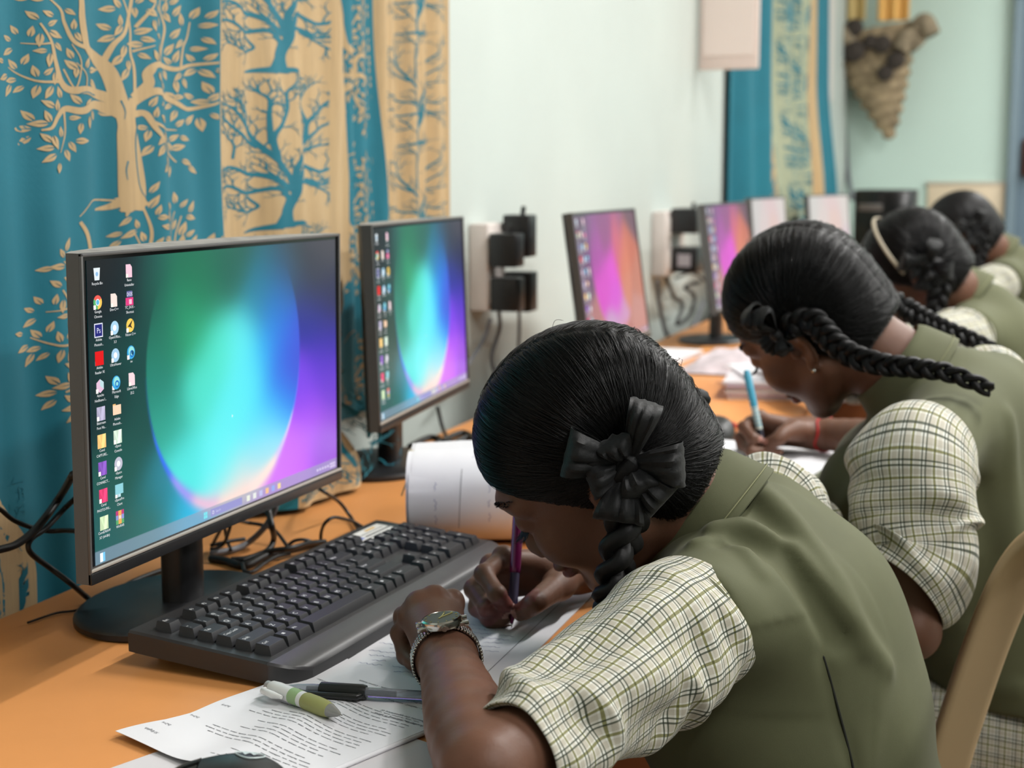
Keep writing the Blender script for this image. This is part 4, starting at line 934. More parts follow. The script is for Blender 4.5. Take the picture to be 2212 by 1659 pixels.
# ================================================================== BUNDLE OF PAPERS CURLING OVER, TIED WITH THREAD
bo = A(1.573, .625, DZ); bx = nrm(A(rt[0], rt[1], 0)); by = nrm(A(-fw[0], -fw[1], 0)); W_ = .15
tb = thing('paper_bundle', 'bundle of white papers curling over, tied with thread, behind the keyboard', 'paper', bo)
for k in range(5):
    th_ = np.concatenate([np.linspace(math.radians(118+k*2), math.radians(-82), 40)]); R_ = .052-.0012*k
    prof = np.c_[R_*np.cos(th_)*1.05, .0535+R_*np.sin(th_)]; prof[:, 0] += .004*np.sin(th_*2)
    tail = np.c_[np.linspace(prof[0, 0], prof[0, 0]-.05, 8)[::-1], np.linspace(prof[0, 1], prof[0, 1]+.004, 8)[::-1]]
    back = np.c_[np.linspace(prof[-1, 0], prof[-1, 0]-.10, 8)[1:], np.full(7, prof[-1, 1])]
    prof = np.vstack([tail[:-1], prof, back]); xs = np.linspace(-.055, W_-.055, 30)+k*.0012*(-1)**k
    g = np.array([[x*bx+p[0]*by*(1+.02*math.sin(x*30))+A(0, 0, p[1]+.001+.0025*math.sin(x*26+k)*(p[1] > .07)) for x in xs] for p in prof])
    if k == 0:
        g[:, :, :] = g; mb = MB(); mb.sheet(g, .0004, 0)
        sl = np.r_[0, np.cumsum(np.linalg.norm(np.diff(prof, axis=0), axis=1))]
        def bfn(q):
            s = q[:, 0]; x = q[:, 1]; p = np.c_[np.interp(s, sl, prof[:, 0]), np.interp(s, sl, prof[:, 1])]
            return x[:, None]*bx+(p[:, 0]*(1+.02*np.sin(x*30)))[:, None]*by*1.004+np.c_[np.zeros((len(q), 2)), p[:, 1]+.0012+.0025*np.sin(x*26)*(p[:, 1] > .07)]
        s0_, s1_ = sl[8], sl[46]
        ribbon2d(mb, np.c_[np.linspace(s0_+.01, s1_, 40), np.linspace(.008, -.001, 40)], .0007, bfn, 1)
        for xx, a_, b_ in ((.036, .35, .95), (.066, .3, .95), (.085, .45, .9), (-.025, .45, .8), (.018, .1, .3), (.05, .05, .25)):
            s = s0_+(s1_-s0_)*a_
            while s < s0_+(s1_-s0_)*b_:
                w_ = rp.uniform(.006, .014); scribble(mb, s, xx, w_, .004, bfn, 2, .0005); s += w_+rp.uniform(.006, .016)
        mb.obj('sheet', [m_paper, m_ink, m_blue], tb, angle=None)
    else: MB().sheet(g, .0004, 0).obj('sheet', m_paper, tb, angle=None)
m_thread = mat('tag_thread', (196, 186, 158), .8)
e = [bfn(np.array([[s0_+.012+.004*math.sin(k), -.045+.0135*k]]))[0]+A(0, 0, .0015)+by*.002 for k in range(11)]
MB().tube(catmull(np.array(e), 5), .0009, 6).tube(catmull(np.array([e[0], e[0]-bx*.010+A(0, 0, -.006)+by*.006, e[0]-bx*.014+A(0, 0, -.022)+by*.012, e[0]-bx*.022+A(0, 0, -.045)+by*.016]), 6), .001, 6).tube(catmull(np.array([e[0], e[0]-bx*.012+A(0, 0, .006), e[0]-bx*.016+A(0, 0, .001)]), 6), .001, 6).obj('thread', m_thread, tb)

# ================================================================== PAPERS BETWEEN THE GIRLS
def ream(name, label, cx, cy, z0, w, l, h, rz, cat, mats, rag=.004, group=None, n=6):
    mb = MB(); rs = random.Random(int(cx*1000))
    for k in range(n):
        a_ = rz+rs.uniform(-.05, .05); c_, s_ = math.cos(a_), math.sin(a_)
        mb.box((cx+rs.uniform(-rag, rag), cy+rs.uniform(-rag, rag), z0+h*(k+.5)/n), (w, l, h/n*.92), np.array([[c_, -s_, 0], [s_, c_, 0], [0, 0, 1]]), m=k % len(mats))
    return tag(mb.obj(name, mats, smooth=False), label, cat, group)
m_purple_paper = mat('mauve_paper', (176, 158, 176), .8)
ream('paper_stack', 'thick stack of white and mauve papers in front of the second girl', 2.90, .46, DZ+.0005, .21, .22, .034, math.radians(8), 'papers', [m_paper, m_purple_paper, m_paper2])
ream('exercise_book', 'white sheet topping the papers in front of the second girl', 2.95, .47, DZ+.0355, .22, .19, .004, math.radians(22), 'paper', [m_paper], n=2)
# crumpled news sheets further back
mb = MB(); gx, gy = np.meshgrid(np.linspace(-.22, .22, 60), np.linspace(-.16, .16, 44), indexing='ij'); rs = np.random.default_rng(9)
zz = sum(rs.uniform(.5, 1)*np.sin(gx*rs.uniform(10, 40)+gy*rs.uniform(-40, 40)+rs.uniform(0, 6)) for _ in range(9)); zz = .012+.011*(zz/3)+.03*np.exp(-(gx/.12)**2-(gy/.1)**2)
g = np.stack([3.30+gx*.85, .60+gy*.85, DZ+.004+np.maximum(zz, 0)*(1-sm(np.abs(gx), .17, .22))*(1-sm(np.abs(gy), .12, .16))], -1)
mb.sheet(g, .0006, 0); tag(mb.obj('crumpled_newspaper', mat('newsprint', (196, 184, 188), .8, vary=.28, vscale=22), angle=None), 'crumpled greyish mauve newspaper on the desk below the third monitor', 'newspaper')
ream('paper_stack', 'loose white papers behind the crumpled newspaper', 3.36, .83, DZ+.0005, .26, .13, .012, math.radians(-6), 'papers', [m_paper], n=3)
# writing pad and sheet of the second girl
pc = Pz(1640, 1015, .762)
mb = MB(); cr = [Pz(1440, 1010, .758), Pz(1640, 960, .758), Pz(1800, 981, .758), Pz(1640, 1130, .758)]
def quad(cr, z0, z1, m, mbx):
    c = np.array([[q[0], q[1]] for q in cr]); 
    if np.cross(c[1]-c[0], c[2]-c[0]) < 0: c = c[::-1]
    mbx.prism(c, z0, z1, m=m)
cA = A(2.13, .30); e1q, e2q = nrm(A(.93, -.12)), nrm(A(.12, .93))
rect_ = lambda w0, w1, l0, l1: [cA+e1q*a+e2q*b for a, b in ((w0, l0), (w1, l0), (w1, l1), (w0, l1))]
mb = MB(); quad(rect_(-.17, .145, -.03, .20), DZ+.0008, DZ+.0085, 0, mb)
tag(mb.obj('exam_pad', mat('pad_grey_green', (112, 116, 96), .6, vary=.2, vscale=30), smooth=False), 'grey green writing pad under the second girl\'s paper', 'writing pad')
mb = MB(); quad(rect_(-.165, .137, -.025, .185), DZ+.0090, DZ+.0102, 0, mb)
for k in range(9): scribble(mb, 0, 0, .1, .004, lambda q, k=k: np.c_[cA+e1q*(.10-.026*k)+q[:, :1]*0+e2q*.17*1.0-e2q*q[:, :1]*1.2-e1q*q[:, 1:], np.full(len(q), DZ+.0104)], 1, .0006)
tag(mb.obj('answer_sheet', [m_paper, m_blue], smooth=False), 'white answer sheet on the second girl\'s writing pad', 'paper')
mb = MB(); quad([A(1.80, .40), A(1.995, .268), A(2.06, .36), A(1.87, .49)], DZ+.0008, DZ+.0016, 0, mb); 
tag(mb.obj('loose_sheet', m_paper, smooth=False), 'white sheet beyond the front girl\'s right shoulder, overhanging the desk edge', 'paper')

# ================================================================== CABLES
m_cab = mat('cable_black', (16, 16, 17), .45); m_cabg = mat('cable_grey', (104, 106, 112), .45)
def cable(label, pts, r, m=None, cat='cable', group='cables behind the monitors', name='cable'):
    mb = MB(); mb.tube(catmull(np.array(pts), 10), r, 8); return tag(mb.obj(name, m or m_cab, angle=None), label, cat, group)
Zc = lambda u, v, z=.7545: Pz(u, v, z)
cable('thick black cable dropping from the nearest monitor and curving left on the desk', [P(576, 1080, 1.66), P(580, 1105, 1.66), Zc(588, 1140, .785), Zc(591, 1166, .762), Zc(577, 1190), Zc(535, 1206), Zc(500, 1210)], .0035)
cable('thick grey cable sweeping across the desk below the nearest monitor', [P(597, 1075, 1.68), P(593, 1102, 1.68), Zc(569, 1142, .775), Zc(535, 1173, .756), Zc(500, 1188, .755), Zc(455, 1196, .755)], .0036, m_cabg)
cable('thin black cable looping right from under the nearest monitor\'s middle', [P(500, 1120, 1.62), Zc(528, 1128, .772), Zc(560, 1133, .770), Zc(583, 1140, .768), Zc(600, 1152, .764), Zc(622, 1182, .757)], .0022)
cable('thin black cable kinked in a V just right of the monitor stand', [Zc(458, 1178, .757), P(478, 1140, 1.60), P(482, 1125, 1.60), Zc(490, 1165, .760), Zc(499, 1188, .757)], .002)
cable('thin black cable rising steeply behind the monitor stand', [P(498, 1120, 1.63), P(496, 1142, 1.63), Zc(485, 1171, .763), Zc(470, 1183, .757), Zc(455, 1186, .757)], .002)
cable('short black cable end pointing right beside the stand', [Zc(455, 1178, .760), Zc(497, 1169, .761), Zc(529, 1164, .761)], .0022)
cable('bundled black cables tied together along the back of the keyboard', [Zc(455, 1206), Zc(490, 1212), Zc(528, 1222), Zc(577, 1200, .758), Zc(627, 1188, .759), Zc(660, 1180, .759), Zc(700, 1175, .757)], .0046)
cable('black cable running parallel above the tied bundle', [Zc(520, 1212, .757), Zc(575, 1192, .762), Zc(627, 1184, .767), Zc(665, 1174, .765), Zc(702, 1170, .76)], .003)
cable('black cable loop hanging low in front of the bundle', [Zc(524, 1218, .757), Zc(529, 1234, .756), Zc(548, 1234, .756), Zc(570, 1218, .757), Zc(596, 1203, .760), Zc(626, 1196, .759)], .0024)
cable('black cable arching from behind the monitor\'s right end down to the sticker', [P(680, 1045, 1.95), Zc(693, 1058, .80), Zc(732, 1084, .776), Zc(757, 1116, .757), Zc(772, 1140, .755), Zc(792, 1156, .755)], .0022)
cable('thin black cable making a round arch left of the white sticker', [Zc(693, 1172, .756), Zc(694, 1150, .770), Zc(702, 1130, .785), Zc(720, 1118, .79), Zc(743, 1121, .78), Zc(765, 1128, .765), Zc(790, 1143, .756)], .002)
cable('small black cable arch over the tied bundle', [Zc(622, 1178, .758), Zc(637, 1168, .763), Zc(658, 1166, .764), Zc(684, 1174, .758)], .002)
yl = lambda u, v, y=.885: Py(u, v, y)
cable('thicker black cable rising from the left frame edge to the nearest monitor', [yl(-40, 1195), yl(0, 1187), yl(35, 1176), yl(70, 1150), yl(100, 1115), yl(130, 1072), yl(158, 1025, .82)], .0038)
cable('black cable bending round below the crossing and running onto the desk', [yl(165, 1075, .865), yl(140, 1098), yl(100, 1140), yl(72, 1160), yl(61, 1178), yl(70, 1198), yl(110, 1228), Py(155, 1262, .87), Zc(185, 1288, .757), Zc(206, 1302), Zc(235, 1287), Zc(290, 1255), Zc(350, 1232), Zc(400, 1218)], .0028)
cable('thin black cable drooping from the left edge across to the monitor', [yl(-30, 1085, .90), yl(0, 1100, .90), yl(30, 1124, .9), yl(70, 1140, .9), yl(105, 1147, .895), yl(140, 1146, .88), yl(175, 1148, .85)], .0024)
cable('thin dark line of cable on the desk left of the stand base', [Zc(60, 1345, .7522), Zc(120, 1325, .7522), Zc(165, 1318, .7522), Zc(205, 1302, .753)], .0012)
cable('black cable slanting from the adapters to the second monitor', [Py(1060, 688, .98), Py(1048, 725, .99), Py(1032, 755, .99), Py(1012, 786, .97), Py(995, 812, .96)], .0042, m_cabg, name='hanging_cable')
cable('dark cable hanging in an S below the wall adapters', [Py(1078, 675, .98), Py(1080, 705, .99), Py(1072, 735, 1.0), Py(1063, 765, 1.0), Py(1066, 795, 1.0), Py(1085, 830, .99)], .004, m_cabg, name='hanging_cable')
cable('straight dark cable hanging from the right adapter', [Py(1121, 672, .98), Py(1122, 700, .99), Py(1120, 760, 1.0), Py(1118, 850, 1.0)], .0034, m_cabg, name='hanging_cable')
cable('black cable crossing under the second monitor', [Py(945, 878, .93), Py(955, 920, .92), Zc(968, 948, .757), Zc(1000, 970, .757)], .0035)
cable('black cables heaped behind the second monitor\'s stand', [Zc(885, 965, .757), Zc(930, 945, .76), Zc(975, 958, .757), Zc(1010, 945, .76), Zc(1040, 960, .757), Zc(1000, 935, .757), Zc(940, 960, .757)], .005)
for k, (lb, pts) in enumerate((('tangled dark cables hanging below the far sockets', [(1440, 600), (1455, 640), (1475, 660), (1462, 700), (1490, 680), (1500, 640), (1480, 620), (1510, 610)]), ('grey cable loop beside the far sockets', [(1420, 605), (1425, 660), (1440, 720), (1470, 740), (1500, 700), (1520, 650)]), ('thin dark cable from the far sockets to the fourth monitor', [(1460, 600), (1500, 590), (1540, 630), (1530, 680), (1480, 730)]))):
    cable(lb, [Py(u, v, .99-.012*k) for u, v in pts], .006 if k < 2 else .004, m_cabg if k == 1 else m_cab, name='hanging_cable')

# ================================================================== SOCKET BOARDS AND ADAPTERS
m_sock = mat('socket_white', (216, 206, 200), .45)
def socket(label, x0, x1, z0, z1):
    t = thing('socket_board', label, 'socket board', ((x0+x1)/2, WALL_Y, (z0+z1)/2))
    MB().box((0, -.02, 0), (x1-x0, .04, z1-z0), bev=.004).obj('plate', m_sock, t)
    for sx in (-.28, .28):
        for sz in (-.27, .25): MB().box((sx*(x1-x0), -.0415, sz*(z1-z0)), ((x1-x0)*.34, .004, (z1-z0)*.3), bev=.001).obj('outlet', mat('outlet_white', (226, 220, 214), .4), t)
    return t
def adapter(label, x, z, w, h, dep, y=WALL_Y-.0445, lab=False, cord=True):
    t = thing('power_adapter', label, 'power adapter', (x, y, z), 0, 'black plug adapters')
    MB().box((0, -dep/2, 0), (w, dep, h), bev=.004).obj('body', m_blk, t)
    MB().box((0, .002, -h*.2), (.012, .006, .004)).box((0, .002, h*.1), (.004, .006, .012)).obj('mount_pins', m_strip, t)
    if lab: MB().box((-w/2-.0005, -dep*.5, .0), (.001, dep*.5, h*.5)).obj('sticker', mat('label_grey', (168, 162, 168), .6), t, smooth=False)
    if cord: MB().tube([(0, -dep*.6, h/2-.002), (0, -dep*.65, h/2+.016)], .005, 8).obj('cord_relief', m_blk, t)
    return t
sx0 = Py(1012, 575, WALL_Y)[0]; sx1 = Py(1092, 575, WALL_Y-.04)[0]
zt_ = Py(1050, 482, WALL_Y-.02)[2]; zb_ = Py(1050, 668, WALL_Y-.02)[2]
socket('white socket board on the bare wall behind the second monitor, crowded with adapters', sx0, sx1, zb_, zt_)
xa = (sx0+sx1)/2
w_ = sx1-sx0
adapter('upper left black adapter on the nearer socket board', xa-.033, Py(1070, 543, .96)[2], .050, .064, .055)
adapter('upper right black adapter on the nearer socket board, highest of the four', xa+.042, Py(1112, 510, .96)[2], .048, .082, .055)
adapter('lower left black adapter on the nearer socket board', xa-.028, Py(1072, 640, .96)[2], .050, .064, .055, cord=False)
adapter('lower right black adapter with a pale label on the nearer socket board', xa+.048, Py(1118, 630, .96)[2], .048, .078, .055, lab=True, cord=False)
f0 = Py(1407, 520, WALL_Y)[0]; f1 = Py(1450, 520, WALL_Y)[0]
socket('white socket board on the wall between the third and fourth monitors', f0, f1, Py(1430, 590, WALL_Y)[2], Py(1430, 455, WALL_Y)[2])
adapter('upper black adapter on the far socket board', (f0+f1)/2-.0, Py(1438, 480, .97)[2], .15, .07, .075)
adapter('lower black adapter with label on the far socket board', (f0+f1)/2+.01, Py(1440, 567, .97)[2], .15, .07, .075, lab=True, cord=False)

# ================================================================== FAR END OF THE ROOM
# pale panel projecting from the wall
xp = 4.62; pL = Px(1512, 75, xp); pR = Px(1640, 75, xp); zb_ = Px(1575, 150, xp)[2]
t = thing('wall_panel', 'pale pinkish hanging board projecting from the wall above the far bunched curtain', 'notice board', (xp, (min(pL[1], WALL_Y)+pR[1])/2, zb_))
ww = min(pL[1], WALL_Y-.002)-pR[1]
mb = MB(); mb.box((0, 0, .28), (.02, ww, .56), bev=.004); mb.obj('board', mat('pinkish_white', (226, 208, 200), .5), t)
mb = MB(); mb.box((-.012, 0, .29), (.004, ww*.86, .50), bev=.001, m=0)
for k in range(5): mb.add(np.array([(-.0145, -ww*.3, .34+.03*k), (-.0145, ww*.3, .34+.03*k), (-.0145, ww*.3, .343+.03*k), (-.0145, -ww*.3, .343+.03*k)]), [(0, 1, 2, 3)], 1)
mb.obj('page', [mat('calendar_page', (232, 216, 208), .6), mat('faint_print', (196, 178, 172), .7)], t, smooth=False)
# hanging ornament on the far wall
ox = FAR_X-.14; oc = Px(1905, 150, ox)
t = thing('wall_hanging', 'woven cone wall hanging with dark hollows and orange cloth on top, on the far wall', 'wall decoration', oc)
sc_ = FAR_X/3200*1.0
mb = MB(); tip = Px(1922, 298, ox)-oc; top = Px(1880, 60, ox)-oc
n_ = 26; ax_ = tip-top; L_ = np.linalg.norm(ax_); Rr = rot_to(ax_)
prof = [(.02, 0)]+[( .235*(1-t_)**.8+.012+.010*math.sin(t_*60), .02+t_*L_*.98) for t_ in np.linspace(.0, 1, 46)]
mb.lathe(prof, 30, top, Rr, sy=.5); mb.obj('woven_cone', mat('wicker', (150, 132, 104), .8, vary=.45, vscale=26, bump=.6, bscale=60), t)
mb = MB()
for k, (u, v, r) in enumerate(((1845, 60, .05), (1845, 110, .06), (1905, 95, .05), (1935, 130, .05), (1912, 158, .045), (1880, 90, .04))):
    q = Px(u, v, ox-.13)-oc; mb.lathe([(.0005, -r*.5), (r*.8, -r*.3), (r, 0), (r*.8, r*.3), (.0005, r*.5)], 14, q, rot_to(A(-1, .1, .1)))
mb.obj('dark_seed_pod', mat('dark_brown', (58, 50, 44), .8), t)
mb = MB()
for k, (u, v) in enumerate(((1815, 150), (1975, 70), (1985, 100), (1800, 90))):
    q = Px(u, v, ox-.08)-oc; MB().tube(catmull(np.array([q, q+A(-.02, .05*(-1)**k, .05), q+A(-.03, .09*(-1)**k, -.02)]), 6), [.05]*13, 8).obj('braided_trim', mat('braided_straw', (140, 126, 104), .85, vary=.3, vscale=30), t)
for nm, u0, u1, col in (('orange_cloth', 1895, 1965, (238, 186, 106)), ('yellow_cloth', 1800, 1870, (206, 180, 120))):
    a_, b_ = Px(u0, 45, ox-.06)-oc, Px(u1, -60, ox-.06)-oc
    gx, gz = np.meshgrid(np.linspace(0, 1, 16), np.linspace(0, 1, 12), indexing='ij')
    g = np.stack([-.02*np.sin(gx*14)+a_[0], a_[1]+(b_[1]-a_[1])*gx, a_[2]+(b_[2]-a_[2])*gz], -1); MB().sheet(g, .01, 0).obj(nm, mat(nm, col, .7), t, angle=None)
# thin white cable drop and dark cable near the corner
cable('dark grey cable running down the far wall corner', [Px(1822, 190, FAR_X-.03), Px(1826, 300, FAR_X-.03), Px(1832, 380, FAR_X-.03), Px(1842, 430, FAR_X-.2)], .014, m_cabg, group='cables by the far corner', name='hanging_cable')
# black tower on the end of the worktop
tx = 6.55; tc = Px(1908, 410, tx)
t = thing('computer_tower', 'black computer tower standing at the far end of the worktop', 'computer', (tx, tc[1], DZ))
hh_ = tc[2]-DZ
MB().box((.16, 0, hh_/2), (.34, .24, hh_), bev=.006).obj('case', m_blk, t); MB().box((-.014, 0, hh_/2), (.012, .22, hh_*.95), bev=.004).obj('front_panel', m_blk_gloss, t)
MB().box((-.0215, .05, hh_*.8), (.004, .10, .03), bev=.001).obj('disc_drive', m_grey_side, t)
# pale board on the far wall beside the door
b0, b1 = Px(2005, 395, FAR_X), Px(2165, 560, FAR_X)
t = thing('soft_board', 'pale beige board on the far wall beside the grey door', 'board', (FAR_X, (b0[1]+b1[1])/2, (b0[2]+b1[2])/2))
MB().box((-.012, 0, 0), (.02, abs(b1[1]-b0[1]), b0[2]-b1[2]), bev=.003).obj('panel', mat('beige_board', (218, 200, 172), .6), t)
MB().box((-.014, 0, (b0[2]-b1[2])/2), (.028, abs(b1[1]-b0[1])+.02, .015), bev=.003).obj('rail', mat('board_rail', (196, 190, 176), .5), t)
# pale sheet on the wall just past the far curtain
a_, b_ = Px(1775, 0, 7.4), Px(1815, 215, 7.4)
tag(MB().box((7.4, WALL_Y-.006, (a_[2]+b_[2])/2+.2), (.55, .01, a_[2]-b_[2]+.4)).obj('hanging_chart', mat('chart_paper', (206, 200, 194), .7), smooth=False), 'pale wall chart between the far curtain and the corner', 'chart')
# ================================================================== PEOPLE
def skin_mat():
    m = mat('skin', (104, 71, 55), .5, spec=.32, sss=.12, bump=.10, bscale=420, vary=.10, vscale=26, bdetail=4); return m
m_skin = skin_mat()
m_nail = mat('fingernail', (170, 124, 112), .3, spec=.5)
m_lip = mat('lips', (112, 62, 56), .42)
m_hair = mat('hair_black', (13, 12, 13), .5, spec=.22, bump=.35, bscale=90, stretch=(1, 1, 1))
m_ribbon = mat('ribbon_black', (9, 10, 12), .62, spec=.3, sheen=.05, bump=.25, bscale=260)
m_vest = mat('olive_vest', (85, 87, 62), .78, spec=.25, sheen=.05, bump=.05, bscale=1100, bdetail=2, vary=.07, vscale=16)
m_vest_seam = mat('olive_seam', (30, 32, 24), .9); m_stitch = mat('stitch_thread', (132, 132, 96), .8)
m_gold = mat('gold', (212, 160, 60), .25, metal=1)
m_steel = mat('watch_steel', (190, 188, 182), .18, metal=1)
m_eye = mat('eye_white', (200, 192, 186), .2)
m_red = mat('red_thread', (176, 22, 24), .6)
def strand_mat():
    m = bpy.data.materials.new('hair_strand'); m.use_nodes = True; nt = m.node_tree; b = nt.nodes['Principled BSDF']
    b.inputs['Base Color'].default_value = (*srgb(15, 14, 15), 1); b.inputs['Roughness'].default_value = .33; b.inputs['Specular IOR Level'].default_value = .22
    return m
m_strand = strand_mat()
def plaid_mat(name='plaid_shirt', period=.0185):
    m = bpy.data.materials.new(name); m.use_nodes = True; nt = m.node_tree; N = nt.nodes; Lk = nt.links.new; b = N['Principled BSDF']
    b.inputs['Roughness'].default_value = .75; b.inputs['Sheen Weight'].default_value = .1
    uv = N.new('ShaderNodeUVMap'); sep = N.new('ShaderNodeSeparateXYZ'); Lk(uv.outputs[0], sep.inputs[0])
    def M(op, a, c=None):
        n = N.new('ShaderNodeMath'); n.operation = op
        for i, x in enumerate((a, c)):
            if x is None: continue
            if isinstance(x, (int, float)): n.inputs[i].default_value = x
            else: Lk(x, n.inputs[i])
        return n.outputs[0]
    def ramp(x, stops):
        t = M('FRACT', M('DIVIDE', x, period)); r = N.new('ShaderNodeValToRGB'); r.color_ramp.interpolation = 'CONSTANT'
        els = r.color_ramp.elements
        els[0].position = 0; els[0].color = (*stops[0][1], 1); els[1].position = stops[1][0]; els[1].color = (*stops[1][1], 1)
        for p, c in stops[2:]: e = els.new(p); e.color = (*c, 1)
        Lk(t, r.inputs[0]); return r.outputs[0]
    W = (1, 1, 1); D = srgb(104, 112, 98); O = srgb(160, 160, 112); T = srgb(232, 228, 222)
    H = [(0, D), (.065, W), (.165, D), (.225, W), (.31, T), (.52, W), (.60, O), (.70, W), (.76, T)]
    V = [(0, D), (.065, W), (.175, D), (.24, W), (.33, T), (.54, W), (.62, O), (.715, W), (.78, T)]
    mx = N.new('ShaderNodeMix'); mx.data_type = 'RGBA'; mx.blend_type = 'MULTIPLY'; mx.inputs[0].default_value = 1
    Lk(ramp(sep.outputs[0], H), mx.inputs[6]); Lk(ramp(sep.outputs[1], V), mx.inputs[7])
    m2 = N.new('ShaderNodeMix'); m2.data_type = 'RGBA'; m2.blend_type = 'MULTIPLY'; m2.inputs[0].default_value = 1
    Lk(mx.outputs[2], m2.inputs[6]); m2.inputs[7].default_value = (*srgb(207, 207, 199), 1); Lk(m2.outputs[2], b.inputs['Base Color'])
    ck = N.new('ShaderNodeTexNoise'); ck.inputs['Scale'].default_value = 900; tc = N.new('ShaderNodeTexCoord'); Lk(tc.outputs['Object'], ck.inputs['Vector'])
    bp = N.new('ShaderNodeBump'); bp.inputs['Strength'].default_value = .15; bp.inputs['Distance'].default_value = .001; Lk(ck.outputs['Fac'], bp.inputs['Height']); Lk(bp.outputs[0], b.inputs['Normal'])
    return m
m_plaid = plaid_mat()
def head_rot(y, p, r):
    f = A(math.sin(y)*math.cos(p), math.cos(y)*math.cos(p), -math.sin(p)); R0 = A(math.cos(y), -math.sin(y), 0); U0 = np.cross(R0, f)
    R = R0*math.cos(r)+U0*math.sin(r); return np.stack([R, f, np.cross(R, f)], 1)
def add_head(S, c, M):
    H = lambda *l: c+M@A(*l)
    E = lambda l, r, k=.012, op='u', R=None: S.ell(H(*l), r, M if R is None else M@R, k, op)
    E((0, -.006, .034), (.071, .092, .077)); E((0, .032, -.028), (.058, .055, .076), .02); E((0, .02, -.06), (.05, .055, .042), .02)
    for s in (-1, 1):
        S.cone(H(s*.05, .0, -.052), H(s*.012, .068, -.098), .017, .014, .025)
        E((s*.038, .062, -.032), (.022, .02, .022), .02)
        S.cone(H(s*.012, .088, .018), H(s*.046, .066, .018), .009, .009, .014)
        E((s*.0105, .0945, -.042), (.0082, .0085, .0075), .006)
        E((s*.032, .094, .0), (.0155, .012, .0105), .010, 's'); E((s*.0315, .0735, -.001), (.0145, .0135, .012), .004)
        ca, sa = math.cos(s*.45), math.sin(s*.45); Rz = np.array([[ca, -sa, 0], [sa, ca, 0], [0, 0, 1]])
        E((s*.0735, -.010, -.012), (.0055, .017, .030), .006, 'u', Rz); E((s*.0795, -.009, -.010), (.0045, .0095, .0185), .004, 's', Rz); E((s*.0755, .004, -.016), (.004, .005, .007), .004)
        E((s*.073, -.002, -.040), (.0048, .0068, .0085), .005)
    S.cone(H(0, .084, .006), H(0, .0985, -.032), .0075, .0085, .010); E((0, .101, -.038), (.0095, .0085, .0085), .007)
    E((0, .091, -.0635), (.021, .0115, .0062), .005); E((0, .0895, -.0745), (.018, .0115, .0068), .005); E((0, .106, -.0690), (.024, .008, .0014), .003, 's')
    E((0, .070, -.099), (.017, .016, .015), .016)
    return H
def finger(S, pts, r0=.0088, r1=.0066, k=.003, knuck=True):
    n = len(pts); S.chain(pts, list(np.linspace(r0, r1, n)), k)
    for i in range(1, n-1) if knuck else (): S.ell(pts[i], r0+(r1-r0)*i/(n-1)+.0006, None, .004)
def tube_sleeve(name, pts, rad, parent, base, seed=0, fold=1, hem=.004, mats=None, n=150, m=150, flat=None, uvrot=0):
    """open shirt sleeve: a tube with wrinkles and a turned hem, UV in metres for the woven checks"""
    rs = np.random.default_rng(seed)
    q = catmull(pts, 40); L = np.r_[0, np.cumsum(np.linalg.norm(np.diff(q, axis=0), axis=1))]; s = np.linspace(0, L[-1], n)
    q = np.stack([np.interp(s, L, q[:, i]) for i in range(3)], 1); T, Nn, B = frames(q, A(0, 0, 1))
    r = np.interp(s/L[-1], np.linspace(0, 1, len(rad)), rad); th = np.linspace(0, 2*PI, m+1)
    S_, TH = np.meshgrid(s, th, indexing='ij'); t = S_/L[-1]
    w = np.zeros_like(S_)
    for k in range(16):
        a = rs.uniform(0, 2*PI); c = rs.uniform(.12, .97); kk = rs.uniform(-.03, .03); wd = rs.uniform(.006, .013); sp = rs.uniform(.5, 1.2); dth = (TH-a+PI) % (2*PI)-PI
        x = S_-(c*L[-1]+kk*dth+.008*np.sin(dth*2+k)); amp = rs.uniform(.003, .0062)*(1.25 if c > .55 else .8)
        w += amp*(np.exp(-(x/wd)**2)-.6*np.exp(-((x-1.5*wd)/wd)**2))*np.exp(-(dth/sp)**2)
    w += .0035*np.sin(3*TH+9*t+seed)*sm(t, .1, .4)+.0028*np.sin(5*TH-14*t+2*seed)*sm(t, .2, .6)
    w *= fold*sm(1.0-t, 0.0, .12)*.8+.2
    R = (r[:, None]+w)
    g = q[:, None]+R[..., None]*(np.cos(TH)[..., None]*Nn[:, None]+np.sin(TH)[..., None]*B[:, None])
    g[:, :, 2] -= (.010*sm(t, .25, .8)*(1-np.cos(TH))*.5*(np.sin(t*9+seed)*.4+.8))*fold
    e = g[-1]; cen = e.mean(0); inn = np.stack([e+(cen-e)*.03-T[-1]*.0005, e+(cen-e)*.10-T[-1]*.004, e+(cen-e)*.16-T[-1]*.03])
    lip = np.stack([e+(e-cen)*.012-T[-1]*.001])
    g2 = np.concatenate([g, inn]); s2 = np.r_[s, s[-1]+.001, s[-1]+.005, s[-1]+.03]
    U, V = np.meshgrid(th*np.mean(rad), s2); uv = np.stack([U, V], -1)
    mb = MB(); mb.grid(g2[:, :], 0, uv=uv)
    # stitched hem line
    return mb.obj(name, mats or [m_plaid], parent, angle=None, off=base), g
def polyline_field(p, pts):
    d = np.full(len(p), 9.); 
    for a, b in zip(pts[:-1], pts[1:]):
        ab = b-a; t = np.clip(((p-a)@ab)/(ab@ab+1e-12), 0, 1); d = np.minimum(d, np.linalg.norm(p-a-t[:, None]*ab, axis=1))
    return d
def cast(S, u, v, d0=.9, d1=3.2):
    r = ray(u, v); n = np.linalg.norm(r); r = r/n; t = d0
    for _ in range(160):
        e = S.ev((CAM+r*t)[None])[0]; t += e*.7
        if abs(e) < 3e-4 or t > d1: break
    return CAM+r*t
